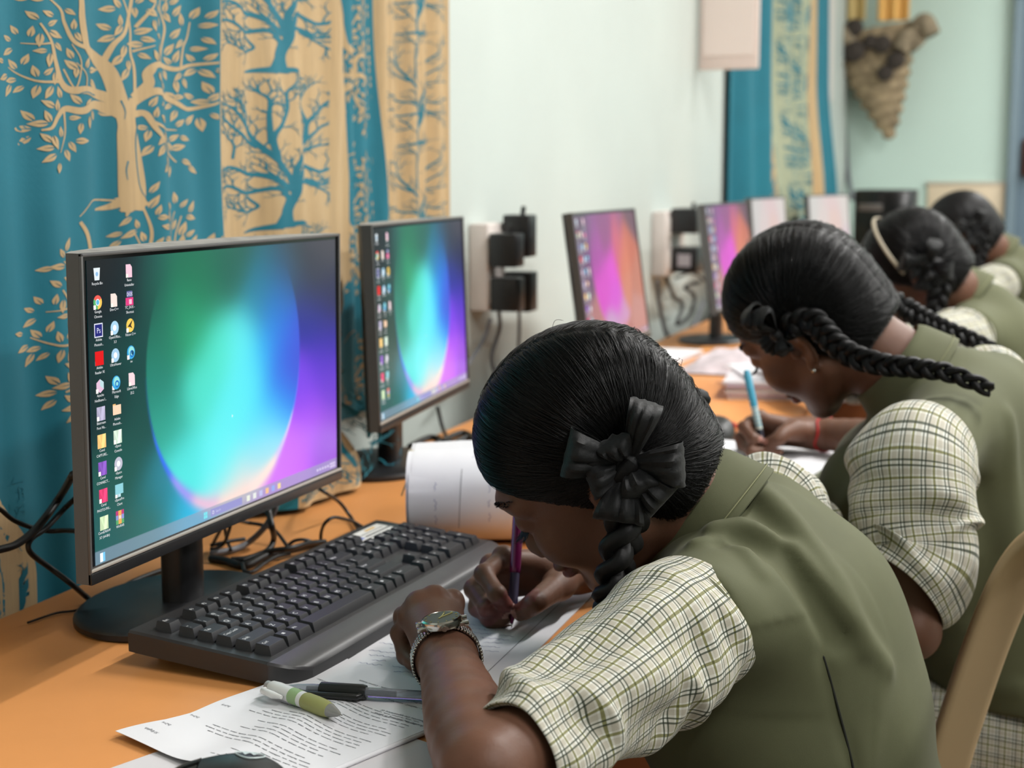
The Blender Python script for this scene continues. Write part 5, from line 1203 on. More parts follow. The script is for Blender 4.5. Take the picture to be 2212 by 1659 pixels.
def braid(name, pts, rad, turns, parent, base, taper=.55, seed=0, flat=.62):
    q = catmull(pts, 30); n = len(q); T, Nn, B = frames(q, A(0, 0, 1) if abs(nrm(q[1]-q[0])[2]) < .8 else A(1, 0, 0)); mb = MB(); t = np.linspace(0, 1, n)
    for k in range(3):
        ph = 2*PI*turns*t+2*PI*k/3; R = rad*(1-(1-taper)*t**1.5)
        c = q+(np.sin(ph)*R*.92)[:, None]*Nn+(np.sin(2*ph)*R*.42)[:, None]*B
        rr = R*.66*(.85+.15*np.cos(2*ph))
        m = 18; Tt, N2, B2 = frames(c); a = np.linspace(0, 2*PI, m, endpoint=False)
        rib = 1+.07*np.sin(a*6+3*t[:, None]*turns)+.04*np.sin(a*9-5*t[:, None]*turns+k)
        g = c[:, None]+(rr[:, None]*rib)[..., None]*(np.cos(a)[None, :, None]*N2[:, None]+.9*np.sin(a)[None, :, None]*B2[:, None])
        mb.grid(g, 0, cv=True); mb.add(g[-1], [tuple(range(m))], 0); mb.add(g[0], [tuple(range(m-1, -1, -1))], 0)
    return mb.obj(name, m_hair, parent, angle=None, off=base)
def bow(name, c, n, size, parent, base, petals, seed=3):
    """ribbon rosette: loops of cloth gathered at a knot"""
    rs = np.random.default_rng(seed); n = nrm(n); mb = MB()
    for du, dv, L, W, lift in petals:
        e = nrm(rt*du-up*dv); d = nrm(nrm(e-n*np.dot(e, n))+n*lift); wv = nrm(np.cross(d, n)); h = np.cross(wv, d)
        t = np.linspace(0, 1, 26); lx = np.sin(PI*t)**.75*L*size; hz = .42*L*size*np.sin(2*PI*t)*(.55+.45*np.sin(PI*t)); x = np.linspace(-1, 1, 13)
        w = W*size*(.16+.84*np.sin(PI*t)**.55)
        rip = .085*size*np.sin(5.5*x[None, :]*2+rs.uniform(0, 6))*(1.25-np.sin(PI*t)[:, None]*.6)*np.sin(PI*t)[:, None]-.22*size*(x[None, :]**2)*np.sin(2*PI*t)[:, None]+.02*size*rs.normal(size=(1, 13))*np.sin(PI*t)[:, None]
        g = c+n*.003+lx[:, None, None]*d+(hz[:, None]+rip)[..., None]*h+(w[:, None]*x[None, :])[..., None]*wv
        mb.sheet(g, .0007, 0)
    a = np.linspace(0, 2*PI, 14, endpoint=False)
    mb.lathe([(.001, -.006), (.006, -.005), (.0078, 0), (.006, .005), (.001, .006)], 14, c+n*.006, rot_to(n), sx=size/.03, sy=size/.03)
    return mb.obj(name, m_ribbon, parent, angle=60, off=base)
def hair_curves(name, strands, rad, parent, base, material):
    c = bpy.data.hair_curves.new(name); c.add_curves([len(s) for s in strands])
    p = np.vstack(strands)-np.asarray(base, float); c.points.foreach_set('position', p.astype(np.float32).ravel())
    at = c.attributes.get('radius') or c.attributes.new('radius', 'FLOAT', 'POINT')
    r = np.concatenate([rad*np.r_[np.ones(len(s)-2), .7, .3] for s in strands]); at.data.foreach_set('value', r.astype(np.float32))
    c.materials.append(material); o = bpy.data.objects.new(name, c); COL.objects.link(o); o.parent = parent; o['kind'] = 'stuff'; return o
def torso_sdf(g, grow=0.0):
    S = SDF(); T = g['torso']; k = .05
    for c, r in T: S.ell(c, A(*r)+grow, None, k)
    S.cone(g['SLi'], g['SRi'], g.get('shr', .046)+grow, g.get('shr', .046)+grow, k)
    return S
def make_girl(g):
    base = A(*g['base']); root = thing('person', g['label'], 'person', base, 0, g.get('group'))
    c, M = g['head'], g['M']; H = lambda *l: c+M@A(*l)
    hs = g.get('h', .003)
    # ---------------- skin: head, neck, trunk, arms and hands in one surface
    S = torso_sdf(g, -.012)
    add_head(S, c, M)
    S.chain([H(0, -.028, -.04), H(0, -.03, -.075), g['neck']-g['nax']*.01, g['neck']-g['nax']*.06], [.045, .043, .044, .048], .022)
    nails = []
    for side in ('L', 'R'):
        sh, el, wr = g['S'+side], g['E'+side], g['W'+side]
        S.chain([sh, (sh+el)/2, el], [.040, .032, .029], .006)
        tt = np.linspace(0, 1, 9); S.chain([el+(wr-el)*q for q in tt], list(np.interp(tt, [0, .15, .35, .7, .9, 1], [.0295, .0312, .0315, .0262, .0236, .0232])), .003)
        hd = g.get('hand'+side)
        if hd is None: continue
        for pc, w2, rr in zip(hd['mcp'], hd.get('pw', [0]*4), (.0120, .0120, .0114, .0106)):
            S.cone(wr+(pc-wr)*.12, pc-A(0, 0, .002), .0175, rr-.0015, .009); S.ell(pc+A(0, 0, .0012), rr-.0004, None, .005)
        S.cone(wr, (hd['mcp'][0]+hd['mcp'][3])/2-A(0, 0, .003), .022, .0125, .014)
        for f, r0 in zip(hd['fingers'], (.0093, .0095, .009, .0080)): finger(S, f, r0, r0-.002)
        finger(S, list(catmull(hd['thumb'], 3)), .0125, .0082, .003, False); S.cone(wr, hd['thumb'][0], .018, .0135, .014)
        nails += hd.get('nails', [])
    lo = g['lo']; hi = g['hi']
    V, F4 = S.mesh(lo, hi, hs, smooth=1)
    ctr = V[F4].mean(1); nr = np.cross(V[F4[:, 1]]-V[F4[:, 0]], V[F4[:, 3]]-V[F4[:, 0]]); nr /= np.linalg.norm(nr, axis=1)[:, None]+1e-12
    mi = np.zeros(len(F4), int)
    for p, d, L in nails:       # fingernails: plate centre, outward normal, long axis
        q = ctr-p; d = nrm(d); a = nrm(L-d*np.dot(L, d)); b = np.cross(d, a)
        mi[((q@a)/.0062)**2+((q@b)/.0050)**2+((q@d)/.0065)**2 < 1] = 1
    ql = (ctr-c)@M
    mi[(np.abs(ql[:, 0]) < .0215-.5*np.abs(ql[:, 2]+.069)) & (ql[:, 2] > -.0812+8*ql[:, 0]**2) & (ql[:, 2] < -.0590-10*ql[:, 0]**2) & (ql[:, 1] > .086)] = 2
    body = np_obj('body', V, F4, [m_skin, m_nail, m_lip], root, base, mi=mi)
    # ---------------- eyes, brows, lashes
    if g.get('face', True):
        for s in (-1, 1):
            MB().lathe([(.0001, -.0105), (.006, -.0085), (.0105, 0), (.006, .0085), (.0001, .0105)], 18, H(s*.0315, .0765, -.0025)).obj('eye', m_eye, root, angle=None, off=base)
            mb = MB(); rs = random.Random(5+s)
            for k in range(34):
                t = k/33-.5; b0 = H(s*(.0315+t*.024), .0872-.020*t*t*4*.35-abs(t)*.004, -.0062-.004*t*t); dd = M@A(s*(t*.6+.25), .9, -.6-.2*rs.random()); L = .0095+.003*rs.random()
                mb.tube(np.stack([b0, b0+nrm(dd)*L*.5, b0+nrm(dd+M@A(0, .1, .35))*L]), [.00045, .0003, .0001], 4)
            mb.obj('eyelashes', m_hair, root, off=base)
            mb = MB(); tt = np.array([rs.random() for k in range(90)]); jj = np.array([rs.uniform(-.003, .003) for k in range(90)])
            b0 = c+np.stack([s*(.012+tt*.036), .0985-.030*tt**2-.004*tt, .0195+.006*np.sin(PI*tt*.8)+jj], 1)@M.T; b0 = S.project(b0, .0002)
            for k in range(90): mb.tube(np.stack([b0[k], b0[k]+M@A(s*.006, -.001-.002*tt[k], .002)]), [.0004, .00015], 4)
            mb.obj('eyebrow', m_hair, root, off=base)
    # ---------------- hair
    HS = SDF(); E = lambda l, r, k=.02, op='u': HS.ell(H(*l), A(*r), M, k, op)
    E((0, -.008, .036), (.0765, .0955, .0805)); E((0, -.043, -.010), (.066, .057, .060), .03); E((0, -.046, -.050), (.052, .046, .044), .03)
    fv = lambda p: sd_ell(p, H(0, .108, -.055), A(.25, .102, .105), M)
    HS.fn(fv, .006, 's'); HS.fn(lambda p: -((p-H(0, -.02, -.080))@(M@nrm(A(0, .32, 1)))), .008, 'i')
    HS.fn(lambda p: sd_ell(p, H(0, .04, -.06), A(.11, .05, .052), M), .01, 's')
    def dsp(p):
        q = (p-c)@M; x = q[:, 0]
        dd = -.0022*np.exp(-(x/.0022)**2)*sm(q[:, 2], -.05, -.02)
        for s in (-1, 1):
            an = A(s*g['bowloc'][0], g['bowloc'][1], g['bowloc'][2]); w = q-an; ang = np.arctan2(w[:, 2], w[:, 1]); rr = np.linalg.norm(w, axis=1)
            dd = dd+np.where(s*x > 0, .0009*np.sin(ang*24+3*np.sin(ang*5))*sm(rr, .1, .03)+.0006*np.sin(ang*41), 0)
        return dd
    HS.disp = dsp
    hl = c-.17; hh = c+.17
    V, F4 = HS.mesh(hl, hh, g.get('hh', .0026), smooth=1)
    hair = np_obj('hair', V, F4, m_hair, root, base)
    bl = [H(-g['bowloc'][0], g['bowloc'][1], g['bowloc'][2]), H(g['bowloc'][0], g['bowloc'][1], g['bowloc'][2])]
    bl = [HS.project(b[None], .001)[0] for b in bl]
    ns = g.get('strands', 0)
    if ns:
        rs = np.random.default_rng(21); vs = V[rs.integers(0, len(V), ns*3)]; q = (vs-c)@M
        keep = (q[:, 1] < .2); vs = vs[keep]; q = q[keep]
        pr = np.exp(-(q[:, 0]/.018)**2)*.9+.30+.5*(HS.ev(vs+M@A(0, .012, -.008)) > .004); sel = rs.random(len(vs)) < pr; vs = vs[sel][:ns]; q = q[sel][:ns]
        st = []; t = np.linspace(0, 1, 20)
        side = (q[:, 0] > 0).astype(int); side[np.abs(q[:, 0]) < .0015] = 0
        end = np.stack(bl)[side]+rs.normal(size=(len(vs), 3))*.005
        cc = H(0, -.01, .03); keepd = HS.disp; HS.disp = None
        pts = vs[:, None]*(1-t)[None, :, None]+end[:, None]*t[None, :, None]
        rad = np.linalg.norm(pts-cc, axis=2, keepdims=True); r0 = np.linalg.norm(vs-cc, axis=1)[:, None, None]; r1 = np.linalg.norm(end-cc, axis=1)[:, None, None]
        pts = cc+(pts-cc)/rad*(r0*(1-t)[None, :, None]+r1*t[None, :, None])
        lift = rs.uniform(.0001, .0013, len(vs))
        flat = pts.reshape(-1, 3)
        lf = np.repeat(lift, 20)*1.0
        for _ in range(2):
            gr = HS.grad(flat); flat = flat-(HS.ev(flat)-lf)[:, None]*gr*.9
        HS.disp = keepd; pts = flat.reshape(-1, 20, 3)
        bend = rs.normal(size=(len(vs), 1, 3))*.0010*np.sin(PI*t)[None, :, None]
        pts = pts+bend
        ok = np.linalg.norm(np.diff(pts, axis=1), axis=2).max(1) < .03
        st = [p for p in pts[ok]]
        # fly-away hairs
        fl = rs.integers(0, len(vs), g.get('fly', 160))
        for i in fl:
            n = HS.grad(vs[i][None])[0]; d = nrm(pts[i][4]-pts[i][0]+1e-6); L = rs.uniform(.008, .02)
            st.append(vs[i]+(d*.8)[None]*(t*L)[:, None]+n[None]*(L*.3*np.sin(t*PI*.9)+.0012)[:, None]+rs.normal(size=3)[None]*(.003*t**2)[:, None])
        hair_curves('hair_strands', st, g.get('srad', .00022), hair, (0, 0, 0)+base, m_strand)
    for i, s in enumerate((-1, 1)):
        n = HS.grad(bl[i][None])[0]
        bw = bow('hair_bow', bl[i]+n*.014, n, g.get('bowsize', .034)*(1 if i == 0 else .85), root, base, g['petals'] if i == 0 else g.get('petalsR', g['petals']), seed=3+i)
        ps = g['braids'][i]
        if ps is not None: braid('braid', [bl[i]+n*.004]+list(ps), g.get('brad', .017), g.get('bturn', 3.2), root, base)
    # ---------------- ear stud
    for s in (-1, 1):
        e0 = H(s*.0785, -.002, -.044); mb = MB(); mb.lathe([(.0001, -.0028), (.002, -.002), (.0028, 0), (.002, .002), (.0001, .0028)], 12, e0)
        if g.get('drop'):
            for k in range(4): mb.lathe([(.0001, -.002), (.0019, 0), (.0001, .002)], 8, e0+A(0, 0, -.004-.0042*k))
        mb.obj('earring', m_gold if g.get('drop') else m_steel, root, off=base)
    # ---------------- sleeveless vest with folds
    VS = torso_sdf(g, .004)
    VS.cone(g['neck']-g['nax']*.06, g['neck']-g['nax']*.038, .064, .056, .03)
    for side in ('L', 'R'):
        sh, el = g['S'+side], g['E'+side]; a = nrm(el-sh); o = g['arm_out'+side]
        ao = g.get('arm_gap', .024); VS.cone(sh+o*ao, sh+o*.16, .062, .072, .012, 's'); VS.cone(sh+a*.055+o*ao, sh+a*.3+o*.06, .056, .06, .02, 's')
    VS.cone(g['neck']-g['nax']*.02, g['neck']+g['nax']*.2, .0535, .065, .006, 's')
    VS.fn(lambda p: g['hem']-p[:, 2], .004, 'i')
    folds = [(np.array([cast(VS, u, v) for u, v in pts]), w, a) for pts, w, a in g.get('folds', [])]
    fb = [(f.min(0)-.06, f.max(0)+.06) for f, w, a in folds]
    rsn = np.random.default_rng(4); KN = rsn.normal(size=(7, 3))*22; PH = rsn.uniform(0, 6, 7)
    def vd(p):
        d = sum(np.sin(p@KN[i]+PH[i]) for i in range(7))*.0009
        for (f, w, a), (l, h2) in zip(folds, fb):
            m = ((p > l) & (p < h2)).all(1)
            if m.any():
                x = polyline_field(p[m], f); d[m] += a*np.exp(-(x/w)**2)
        return d
    VS.disp = vd
    V, F4 = VS.mesh(g['vlo'], g['vhi'], g.get('vh', .004), smooth=2)
    vest = np_obj('vest', V, F4, m_vest, root, base)
    # armhole piping: where the cut of the armhole meets the cloth
    VS0 = torso_sdf(g, .0045)
    for side in ('L', 'R'):
        sh = g['S'+side]; o = nrm(g['arm_out'+side]); Rm = rot_to(o); el = g['E'+side]; a = nrm(el-sh); CS = SDF()
        ao = g.get('arm_gap', .024); CS.cone(sh+o*ao, sh+o*.16, .062, .072, .012); CS.cone(sh+a*.055+o*ao, sh+a*.3+o*.06, .056, .06, .02)
        th = np.linspace(0, 2*PI, 120, endpoint=False); q = sh+o*.03+.08*(np.cos(th)[:, None]*Rm[:, 0]+np.sin(th)[:, None]*Rm[:, 1])
        for _ in range(40):
            q = q-VS0.ev(q)[:, None]*VS0.grad(q)*.7; q = q-CS.ev(q)[:, None]*CS.grad(q)*.7
        for _ in range(3): q = (q+np.roll(q, 1, 0)+np.roll(q, -1, 0))/3
        bad = (np.linalg.norm(q-np.roll(q, 1, 0), axis=1) > .03).any()
        if g.get('trim', True) and not bad: MB().tube(q, .0032, 8, closed=True).obj('armhole_piping', m_vest, root, angle=None, off=base)
    # ---------------- collar
    cc, ax = g['neck'], g['nax']; e1 = nrm(A(1, 0, 0)-ax*ax[0]); e2 = np.cross(ax, e1); e2 = -e2 if e2[2] < 0 else e2
    e2 = nrm(e2)
    th = np.linspace(-PI/2+.22, 3*PI/2-.22, 90)
    prof = [(.0525, -.040), (.0525, -.012), (.0532, -.002), (.055, .0015), (.0576, 0), (.0605, -.006), (.066, -.022), (.0725, -.0415), (.0735, -.045), (.072, -.046), (.0665, -.028), (.060, -.008), (.0565, -.0035)]
    G = []
    for k, t in enumerate(th):
        bk = max(0, math.sin(t)); dirv = math.cos(t)*e1+math.sin(t)*e2
        G.append([cc+dirv*((r-.0505)*g.get('cfl', 1)+.0505+.0012*math.sin(t*5)*(r > .06))+ax*(z*(1 if r > .0515 else 1)+.004*bk) for r, z in prof])
    mb = MB(); mb.grid(np.array(G), 0, cv=True)
    mb.obj('collar', m_vest, root, angle=60, off=base)
    # stitching on the collar and the back dart
    mb = MB()
    for pz, pr in ((-.0375, .0722), (-.0375, .0722)):
        q = np.array([cc+(math.cos(t)*e1+math.sin(t)*e2)*((pr+.0006-.0525)*g.get('cfl', 1)+.0525+.0012*math.sin(t*5))+ax*(pz+.004*max(0, math.sin(t))) for t in th]); mb.tube(q, .0005, 5)
        break
    mb.obj('collar_stitching', m_stitch, root, angle=None, off=base)
    for pl in g.get('darts', []):
        q = catmull(np.array([cast(VS, u, v) for u, v in pl]), 10); MB().tube(q, [.0002]+[.0011]*(len(q)-2)+[.0008], 6).obj('dart_seam', m_vest_seam, root, angle=None, off=base)
    # ---------------- shirt sleeves
    for side in ('L', 'R'):
        sl = g['sleeve'+side]
        tube_sleeve('sleeve', sl['pts'], sl['rad'], root, base, seed=sl.get('seed', 1), fold=sl.get('fold', 1))
    # ---------------- skirt of the tunic and legs, mostly under the desk
    KS = SDF(); pv = A(*g['torso'][0][0])
    for s in (-1, 1):
        hp = pv+A(s*.070, .0, -.03); kn = hp+A(s*.004, .36, -.005); an = kn+A(0, -.02, -.39)
        KS.cone(hp, kn, .082, .064, .03); KS.cone(kn, an, .058, .046, .03); KS.ell(an+A(0, .05, -.055), A(.04, .11, .035), None, .03)
    KS.ell(pv+A(0, 0, -.02), A(.158, .140, .085), None, .04)
    KS.fn(lambda p: .006-p[:, 2], .002, 'i')
    V, F4 = KS.mesh(pv-A(.25, .2, pv[2]), pv+A(.25, .55, .12), .011, smooth=2)
    nr = np.cross(V[F4[:, 1]]-V[F4[:, 0]], V[F4[:, 3]]-V[F4[:, 0]]); nr /= np.linalg.norm(nr, axis=1)[:, None]+1e-9
    Q = V[F4.ravel()].reshape(len(F4), 4, 3); sdx = (np.abs(nr[:, 0]) > .62)[:, None]; topz = (np.abs(nr[:, 2]) > np.abs(nr[:, 1]))[:, None]
    uvl = np.stack([np.where(sdx, Q[:, :, 1], Q[:, :, 0]), np.where(sdx, Q[:, :, 2], np.where(topz, Q[:, :, 1], Q[:, :, 2]))], -1).reshape(-1, 2)
    np_obj('trousers', V, F4, m_plaid, root, base, uv_loop=uvl)
    return root, S, VS
# ------------------------------------------------------------------ girl writing in the foreground
D2R = math.radians
def w2(a, b, t): return a+(b-a)*t
PEN_T = Pz(1105, 1356, .7535); PEN_U = P(1121, 1095, 1.425)
G1 = dict(label='girl in olive vest and checked shirt, nearest the camera, writing with a purple pen', base=(1.29, .10, 0), M=head_rot(D2R(1.5), D2R(36.5), D2R(23)), head=P(1288, 982, 1.29))
neck = P(1492, 1094, 1.315)+nrm(A(-.05, .76, .65))*.010; nax = nrm(A(-.05, .76, .65))
G1.update(neck=neck, nax=nax, SL=P(1488, 1362, 1.185), EL=Pz(1045, 1665, .785), WL=Pz(964, 1420, .784), SR=P(1655, 1112, 1.45), ER=A(1.56, .23, .79), WR=Pz(1252, 1226, .785))
G1['arm_gap'] = .046; G1['SLi'] = G1['SL']+A(.008, -.005, .008); G1['SRi'] = G1['SR']+A(-.04, -.005, .0)
G1['arm_outL'] = nrm(A(-.96, .28, .0)); G1['arm_outR'] = nrm(A(.97, .2, .05))
G1['torso'] = [((1.285, .115, .535), (.158, .13, .10)), ((1.285, .185, .645), (.132, .118, .13)), ((1.287, .208, .735), (.142, .115, .12)), ((1.29, .205, .80), (.128, .085, .075)), ((1.238, .29, .735), (.055, .055, .055)), ((1.338, .29, .735), (.055, .055, .055))]
# left hand: loose fist resting on the sheets
wr = G1['WL']; mc = [Pz(975, 1302, .804), Pz(938, 1294, .811), Pz(903, 1306, .808), Pz(884, 1332, .797)]
f = nrm((mc[1]+mc[2])/2-wr); f = nrm(f-A(0, 0, f[2])); pk = nrm(A(-f[1], f[0], 0))
def curl(m, k): return [m, m+f*.032+A(0, 0, -.018)*k+pk*.004, m+f*.024+A(0, 0, -.040)*k+pk*.004, m+f*.002+A(0, 0, -.044)*k+pk*.002]
fl = [curl(mc[0], .98), curl(mc[1], 1.12), curl(mc[2], 1.06), [mc[3], mc[3]+f*.012+pk*.006+A(0, 0, -.018), mc[3]+f*-.002+pk*.004+A(0, 0, -.034), mc[3]+f*-.022+pk*.0+A(0, 0, -.036)]]
fl[2] = [mc[2], mc[2]+f*.027+pk*.007+A(0, 0, -.018), mc[2]+f*.013+pk*.009+A(0, 0, -.041), mc[2]-f*.012+pk*.008+A(0, 0, -.046)]
th = [w2(wr, mc[0], .35)-pk*.004+A(0, 0, -.010), w2(wr, mc[0], .8)-pk*.008+A(0, 0, -.022), mc[0]+f*.012-pk*.008+A(0, 0, -.024), mc[0]+f*.024+pk*.010+A(0, 0, -.030)]
th[2] = th[2]+A(0, 0, -.010); th[3] = th[3]+A(0, 0, -.012)
G1['handL'] = dict(mcp=mc, fingers=fl, thumb=th)
# right hand: tripod grip round the pen
ax = nrm(PEN_U-PEN_T); pen = lambda s: PEN_T+ax*s
lf = -rt; vw = -fw
mcR = [P(1088, 1205, 1.425), P(1062, 1222, 1.452), P(1056, 1248, 1.472), Pz(1062, 1275, .767)]
tipI = pen(.022)+lf*.0062+vw*.0095; tipM = pen(.0125)+lf*.0108+vw*.001; tipT = pen(.0155)+rt*.0074+vw*.0085
fi = [mcR[0], P(1046, 1240, 1.390), P(1074, 1284, 1.367), tipI]
fm = [mcR[1], P(1024, 1272, 1.418), P(1052, 1314, 1.382), tipM]
frr = [mcR[2], Pz(1032, 1312, .766), Pz(1058, 1336, .7605), Pz(1086, 1338, .7605)]
fp = [mcR[3], Pz(1050, 1322, .7605), Pz(1072, 1338, .7595), Pz(1100, 1334, .759)]
thR = [P(1208, 1262, 1.420), P(1178, 1285, 1.388), P(1152, 1305, 1.364), tipT]
def nl(f, side): d = nrm(f[3]-f[2]); n = nrm(side-d*np.dot(side, d)); return (f[3]-d*.002+n*.0062, n, d)
G1['handR'] = dict(mcp=mcR, fingers=[fi, fm, frr, fp], thumb=thR, nails=[nl(fi, vw*1.0+lf*.25+up*.1), nl(fm, vw*1.0+lf*.0+up*.25), nl(thR, vw*1.0+rt*.2+up*.45)])
G1.update(lo=A(.78, -.08, .5), hi=A(1.68, .62, 1.12), vlo=A(1.05, -.12, .44), vhi=A(1.53, .45, 1.0), h=.0024, vh=.0036, hem=.455, hh=.0022, strands=9000, srad=.00021, fly=80)
G1['bowloc'] = (.0755, -.046, .008); G1['bowsize'] = .040; G1['drop'] = True
G1['petals'] = [(-80, -18, 1.25, .50, .15), (-60, 22, .85, .42, .35), (30, -95, 1.35, .34, .12), (75, -5, 1.15, .45, .2), (62, 55, 1.05, .45, .15), (-12, 80, 1.15, .52, .2), (20, 40, .7, .5, .7), (-25, -45, .7, .4, .6)]
G1['petalsR'] = [(60, -40, .8, .45, .3), (70, 30, .9, .45, .2), (20, 70, .8, .45, .3), (-40, 30, .7, .4, .4)]
G1['braids'] = [[P(1368, 1062, 1.205), P(1352, 1130, 1.20), P(1335, 1205, 1.20), P(1318, 1270, 1.205), P(1311, 1308, 1.21)], [P(1478, 870, 1.36), P(1500, 950, 1.38), P(1480, 1010, 1.40)]]
G1['brad'] = .0185; G1['bturn'] = 2.2
s0, e0 = G1['SL'], G1['EL']; a = nrm(e0-s0)
G1['sleeveL'] = dict(pts=[s0+A(.06, -.012, .012), s0+A(.012, .0, .004), w2(s0, e0, .35)+A(0, 0, .002), w2(s0, e0, .65)+A(0, 0, .0), w2(s0, e0, .90)+A(0, -.002, .0)], rad=[.02, .056, .059, .053, .047, .041, .0375], seed=5, fold=1.15)
s1, e1_ = G1['SR'], G1['ER']
G1['sleeveR'] = dict(pts=[s1+A(-.05, -.01, .01), s1, w2(s1, e1_, .4), w2(s1, e1_, .95)], rad=[.02, .054, .056, .053, .05], seed=8)
G1['folds'] = [([(1590, 1040), (1660, 1072), (1720, 1130), (1790, 1235), (1842, 1335), (1870, 1400)], .008, .011), ([(1598, 1068), (1680, 1150), (1750, 1262), (1815, 1370)], .010, -.010),
    ([(1540, 1140), (1600, 1132), (1660, 1150), (1710, 1182), (1760, 1248), (1840, 1345), (1910, 1440)], .008, .011), ([(1560, 1165), (1620, 1172), (1680, 1205), (1740, 1290), (1800, 1380)], .010, -.011),
    ([(1500, 1172), (1560, 1160), (1610, 1190), (1640, 1240)], .007, .009), ([(1778, 1416), (1802, 1499), (1832, 1611), (1842, 1655)], .006, -.004), ([(1640, 1500), (1720, 1540)], .05, -.010), ([(1700, 1400), (1760, 1330)], .05, .006), ([(1905, 1460), (1880, 1560), (1865, 1650)], .016, .004)]
G1['darts'] = [[(1778, 1416), (1790, 1455), (1802, 1499), (1832, 1611), (1844, 1665), (1850, 1720)]]
girl1, SK1, VS1 = make_girl(G1)

# ------------------------------------------------------------------ second girl
def fist(wr, f, wid=.058, ln=.078, zk=.0, left=True):
    f = nrm(f); pk = nrm(A(-f[1], f[0], 0))*(1 if left else -1); base_z = A(0, 0, zk)
    mc = [wr+f*ln*a+pk*wid*b+A(0, 0, z)+base_z for a, b, z in ((.98, -.42, .008), (1.0, -.12, .012), (.95, .18, .010), (.86, .44, .003))]
    fl = [[m, m+f*.030+A(0, 0, -.016), m+f*.020+A(0, 0, -.031), m+A(0, 0, -.033)] for m in mc]
    th = [w2(wr, mc[0], .35)-pk*.016+A(0, 0, -.006), w2(wr, mc[0], .8)-pk*.020+A(0, 0, -.012), mc[0]+f*.012-pk*.008+A(0, 0, -.022), mc[0]+f*.024+pk*.010+A(0, 0, -.028)]
    return dict(mcp=mc, fingers=fl, thumb=th)
n1 = G1['neck']
G2 = dict(G1); G2.pop('folds'); nk2 = P(1922, 782, 1.80); D_ = nk2-n1
G2.update(label='girl writing with a turquoise pen, two long plaits on her back, second from the camera', base=(1.80, -.03, 0), M=head_rot(D2R(27.6), D2R(35.4), D2R(26.7)), head=P(1748, 682, 1.82), neck=nk2, nax=nrm(A(-.12, .74, .64)),
    SL=P(1975, 1020, 1.55), EL=A(1.505, .105, .715), WL=A(1.70, .265, .792), SR=P(2150, 842, 1.85), ER=A(2.12, .14, .80), WR=Pz(1768, 936, .790))
G2['SLi'] = G2['SL']+A(.02, .0, .006); G2['SRi'] = G2['SR']+A(-.045, .0, 0)
G2['arm_outL'] = nrm(A(-.97, .10, -.1)); G2['arm_outR'] = nrm(A(.97, .2, .05))
G2['torso'] = [(A(*c)+D_*A(1, 1, .25)+A(0, 0, -.0), A(*r)) for c, r in G1['torso']]
tz = [.535, .65, .775, .855, .79, .79]; ty = [-.06, .015, .085, .085, .185, .185]
G2['torso'] = [(A(c[0]-.005, ty[i], tz[i]), A(*r)*(1, 1, 1.12)) for i, (c, r) in enumerate(G2['torso'])]
G2['handL'] = fist(G2['WL'], A(.85, .52, 0))
pt, pu = Pz(1652, 983, .768), P(1612, 800, 2.19); pax = nrm(pu-pt); pn = lambda s: pt+pax*s
mcR = [P(1640, 902, 2.20), P(1622, 915, 2.235), P(1626, 935, 2.26), P(1634, 952, 2.275)]
fi = [mcR[0], P(1607, 922, 2.18), P(1626, 948, 2.16), pn(.024)+lf*.006+vw*.009]
fm = [mcR[1], P(1600, 946, 2.20), P(1620, 968, 2.175), pn(.012)+lf*.011+vw*.001]
fr_ = [mcR[2], Pz(1604, 962, .778), Pz(1622, 976, .7755), Pz(1646, 975, .7755)]
fp_ = [mcR[3], Pz(1640, 962, .7745), Pz(1660, 976, .7735), Pz(1684, 976, .7735)]
thR = [P(1716, 930, 2.185), P(1694, 936, 2.165), P(1678, 951, 2.155), pn(.018)+rt*.0074+vw*.0085]
G2['handR'] = dict(mcp=mcR, fingers=[fi, fm, fr_, fp_], thumb=thR, nails=[nl(fi, vw*1.0+lf*.25), nl(thR, vw*1.0+rt*.2+up*.4)])
G2.update(lo=A(1.40, -.25, .55), hi=A(2.42, .60, 1.18), vlo=A(1.50, -.30, .5), vhi=A(2.08, .35, 1.08), h=.0032, vh=.0042, hem=.565, hh=.0030, strands=4500, srad=.0003, fly=60, bowloc=(.079, -.018, .018), bowsize=.031, drop=False, arm_gap=.04)
G2['petals'] = [(-30, -60, 1.5, .34, .3), (25, -70, 1.3, .36, .3), (-70, 10, 1.1, .45, .2), (-50, 50, 1.0, .42, .2), (40, 10, .8, .4, .5)]
G2['braids'] = [[P(1752, 692, 1.73), P(1790, 728, 1.715), P(1835, 765, 1.70), P(1900, 786, 1.665), P(1970, 794, 1.64), P(2050, 806, 1.625), P(2142, 842, 1.615)], [P(1930, 652, 1.985), P(1985, 684, 1.985), P(2040, 710, 1.975), P(2110, 738, 1.96), P(2176, 772, 1.95)]]
G2['brad'] = .0125; G2['bturn'] = 5.5
s0, e0 = G2['SL'], G2['EL']
G2['sleeveL'] = dict(pts=[s0+A(.06, -.01, .012), s0+A(.006, .0, .006), w2(s0, e0, .35), w2(s0, e0, .56)-lf*.003, w2(s0, e0, .72)+lf*.018], rad=[.02, .060, .066, .065, .062, .060, .0585], seed=12, fold=.75)
s1, e1_ = G2['SR'], G2['ER']
G2['sleeveR'] = dict(pts=[s1+A(-.05, -.01, .01), s1, w2(s1, e1_, .4), w2(s1, e1_, .85)], rad=[.02, .056, .058, .055, .052], seed=18)
G2['darts'] = []
G2['folds'] = [([(1830, 1010), (1790, 1080), (1770, 1140)], .012, -.006), ([(2120, 1060), (2140, 1200), (2110, 1330)], .014, -.007), ([(2180, 900), (2190, 1050), (2200, 1250)], .012, .005), ([(2010, 1500), (2100, 1480), (2200, 1490)], .01, .006)]
girl2, SK2, VS2 = make_girl(G2)
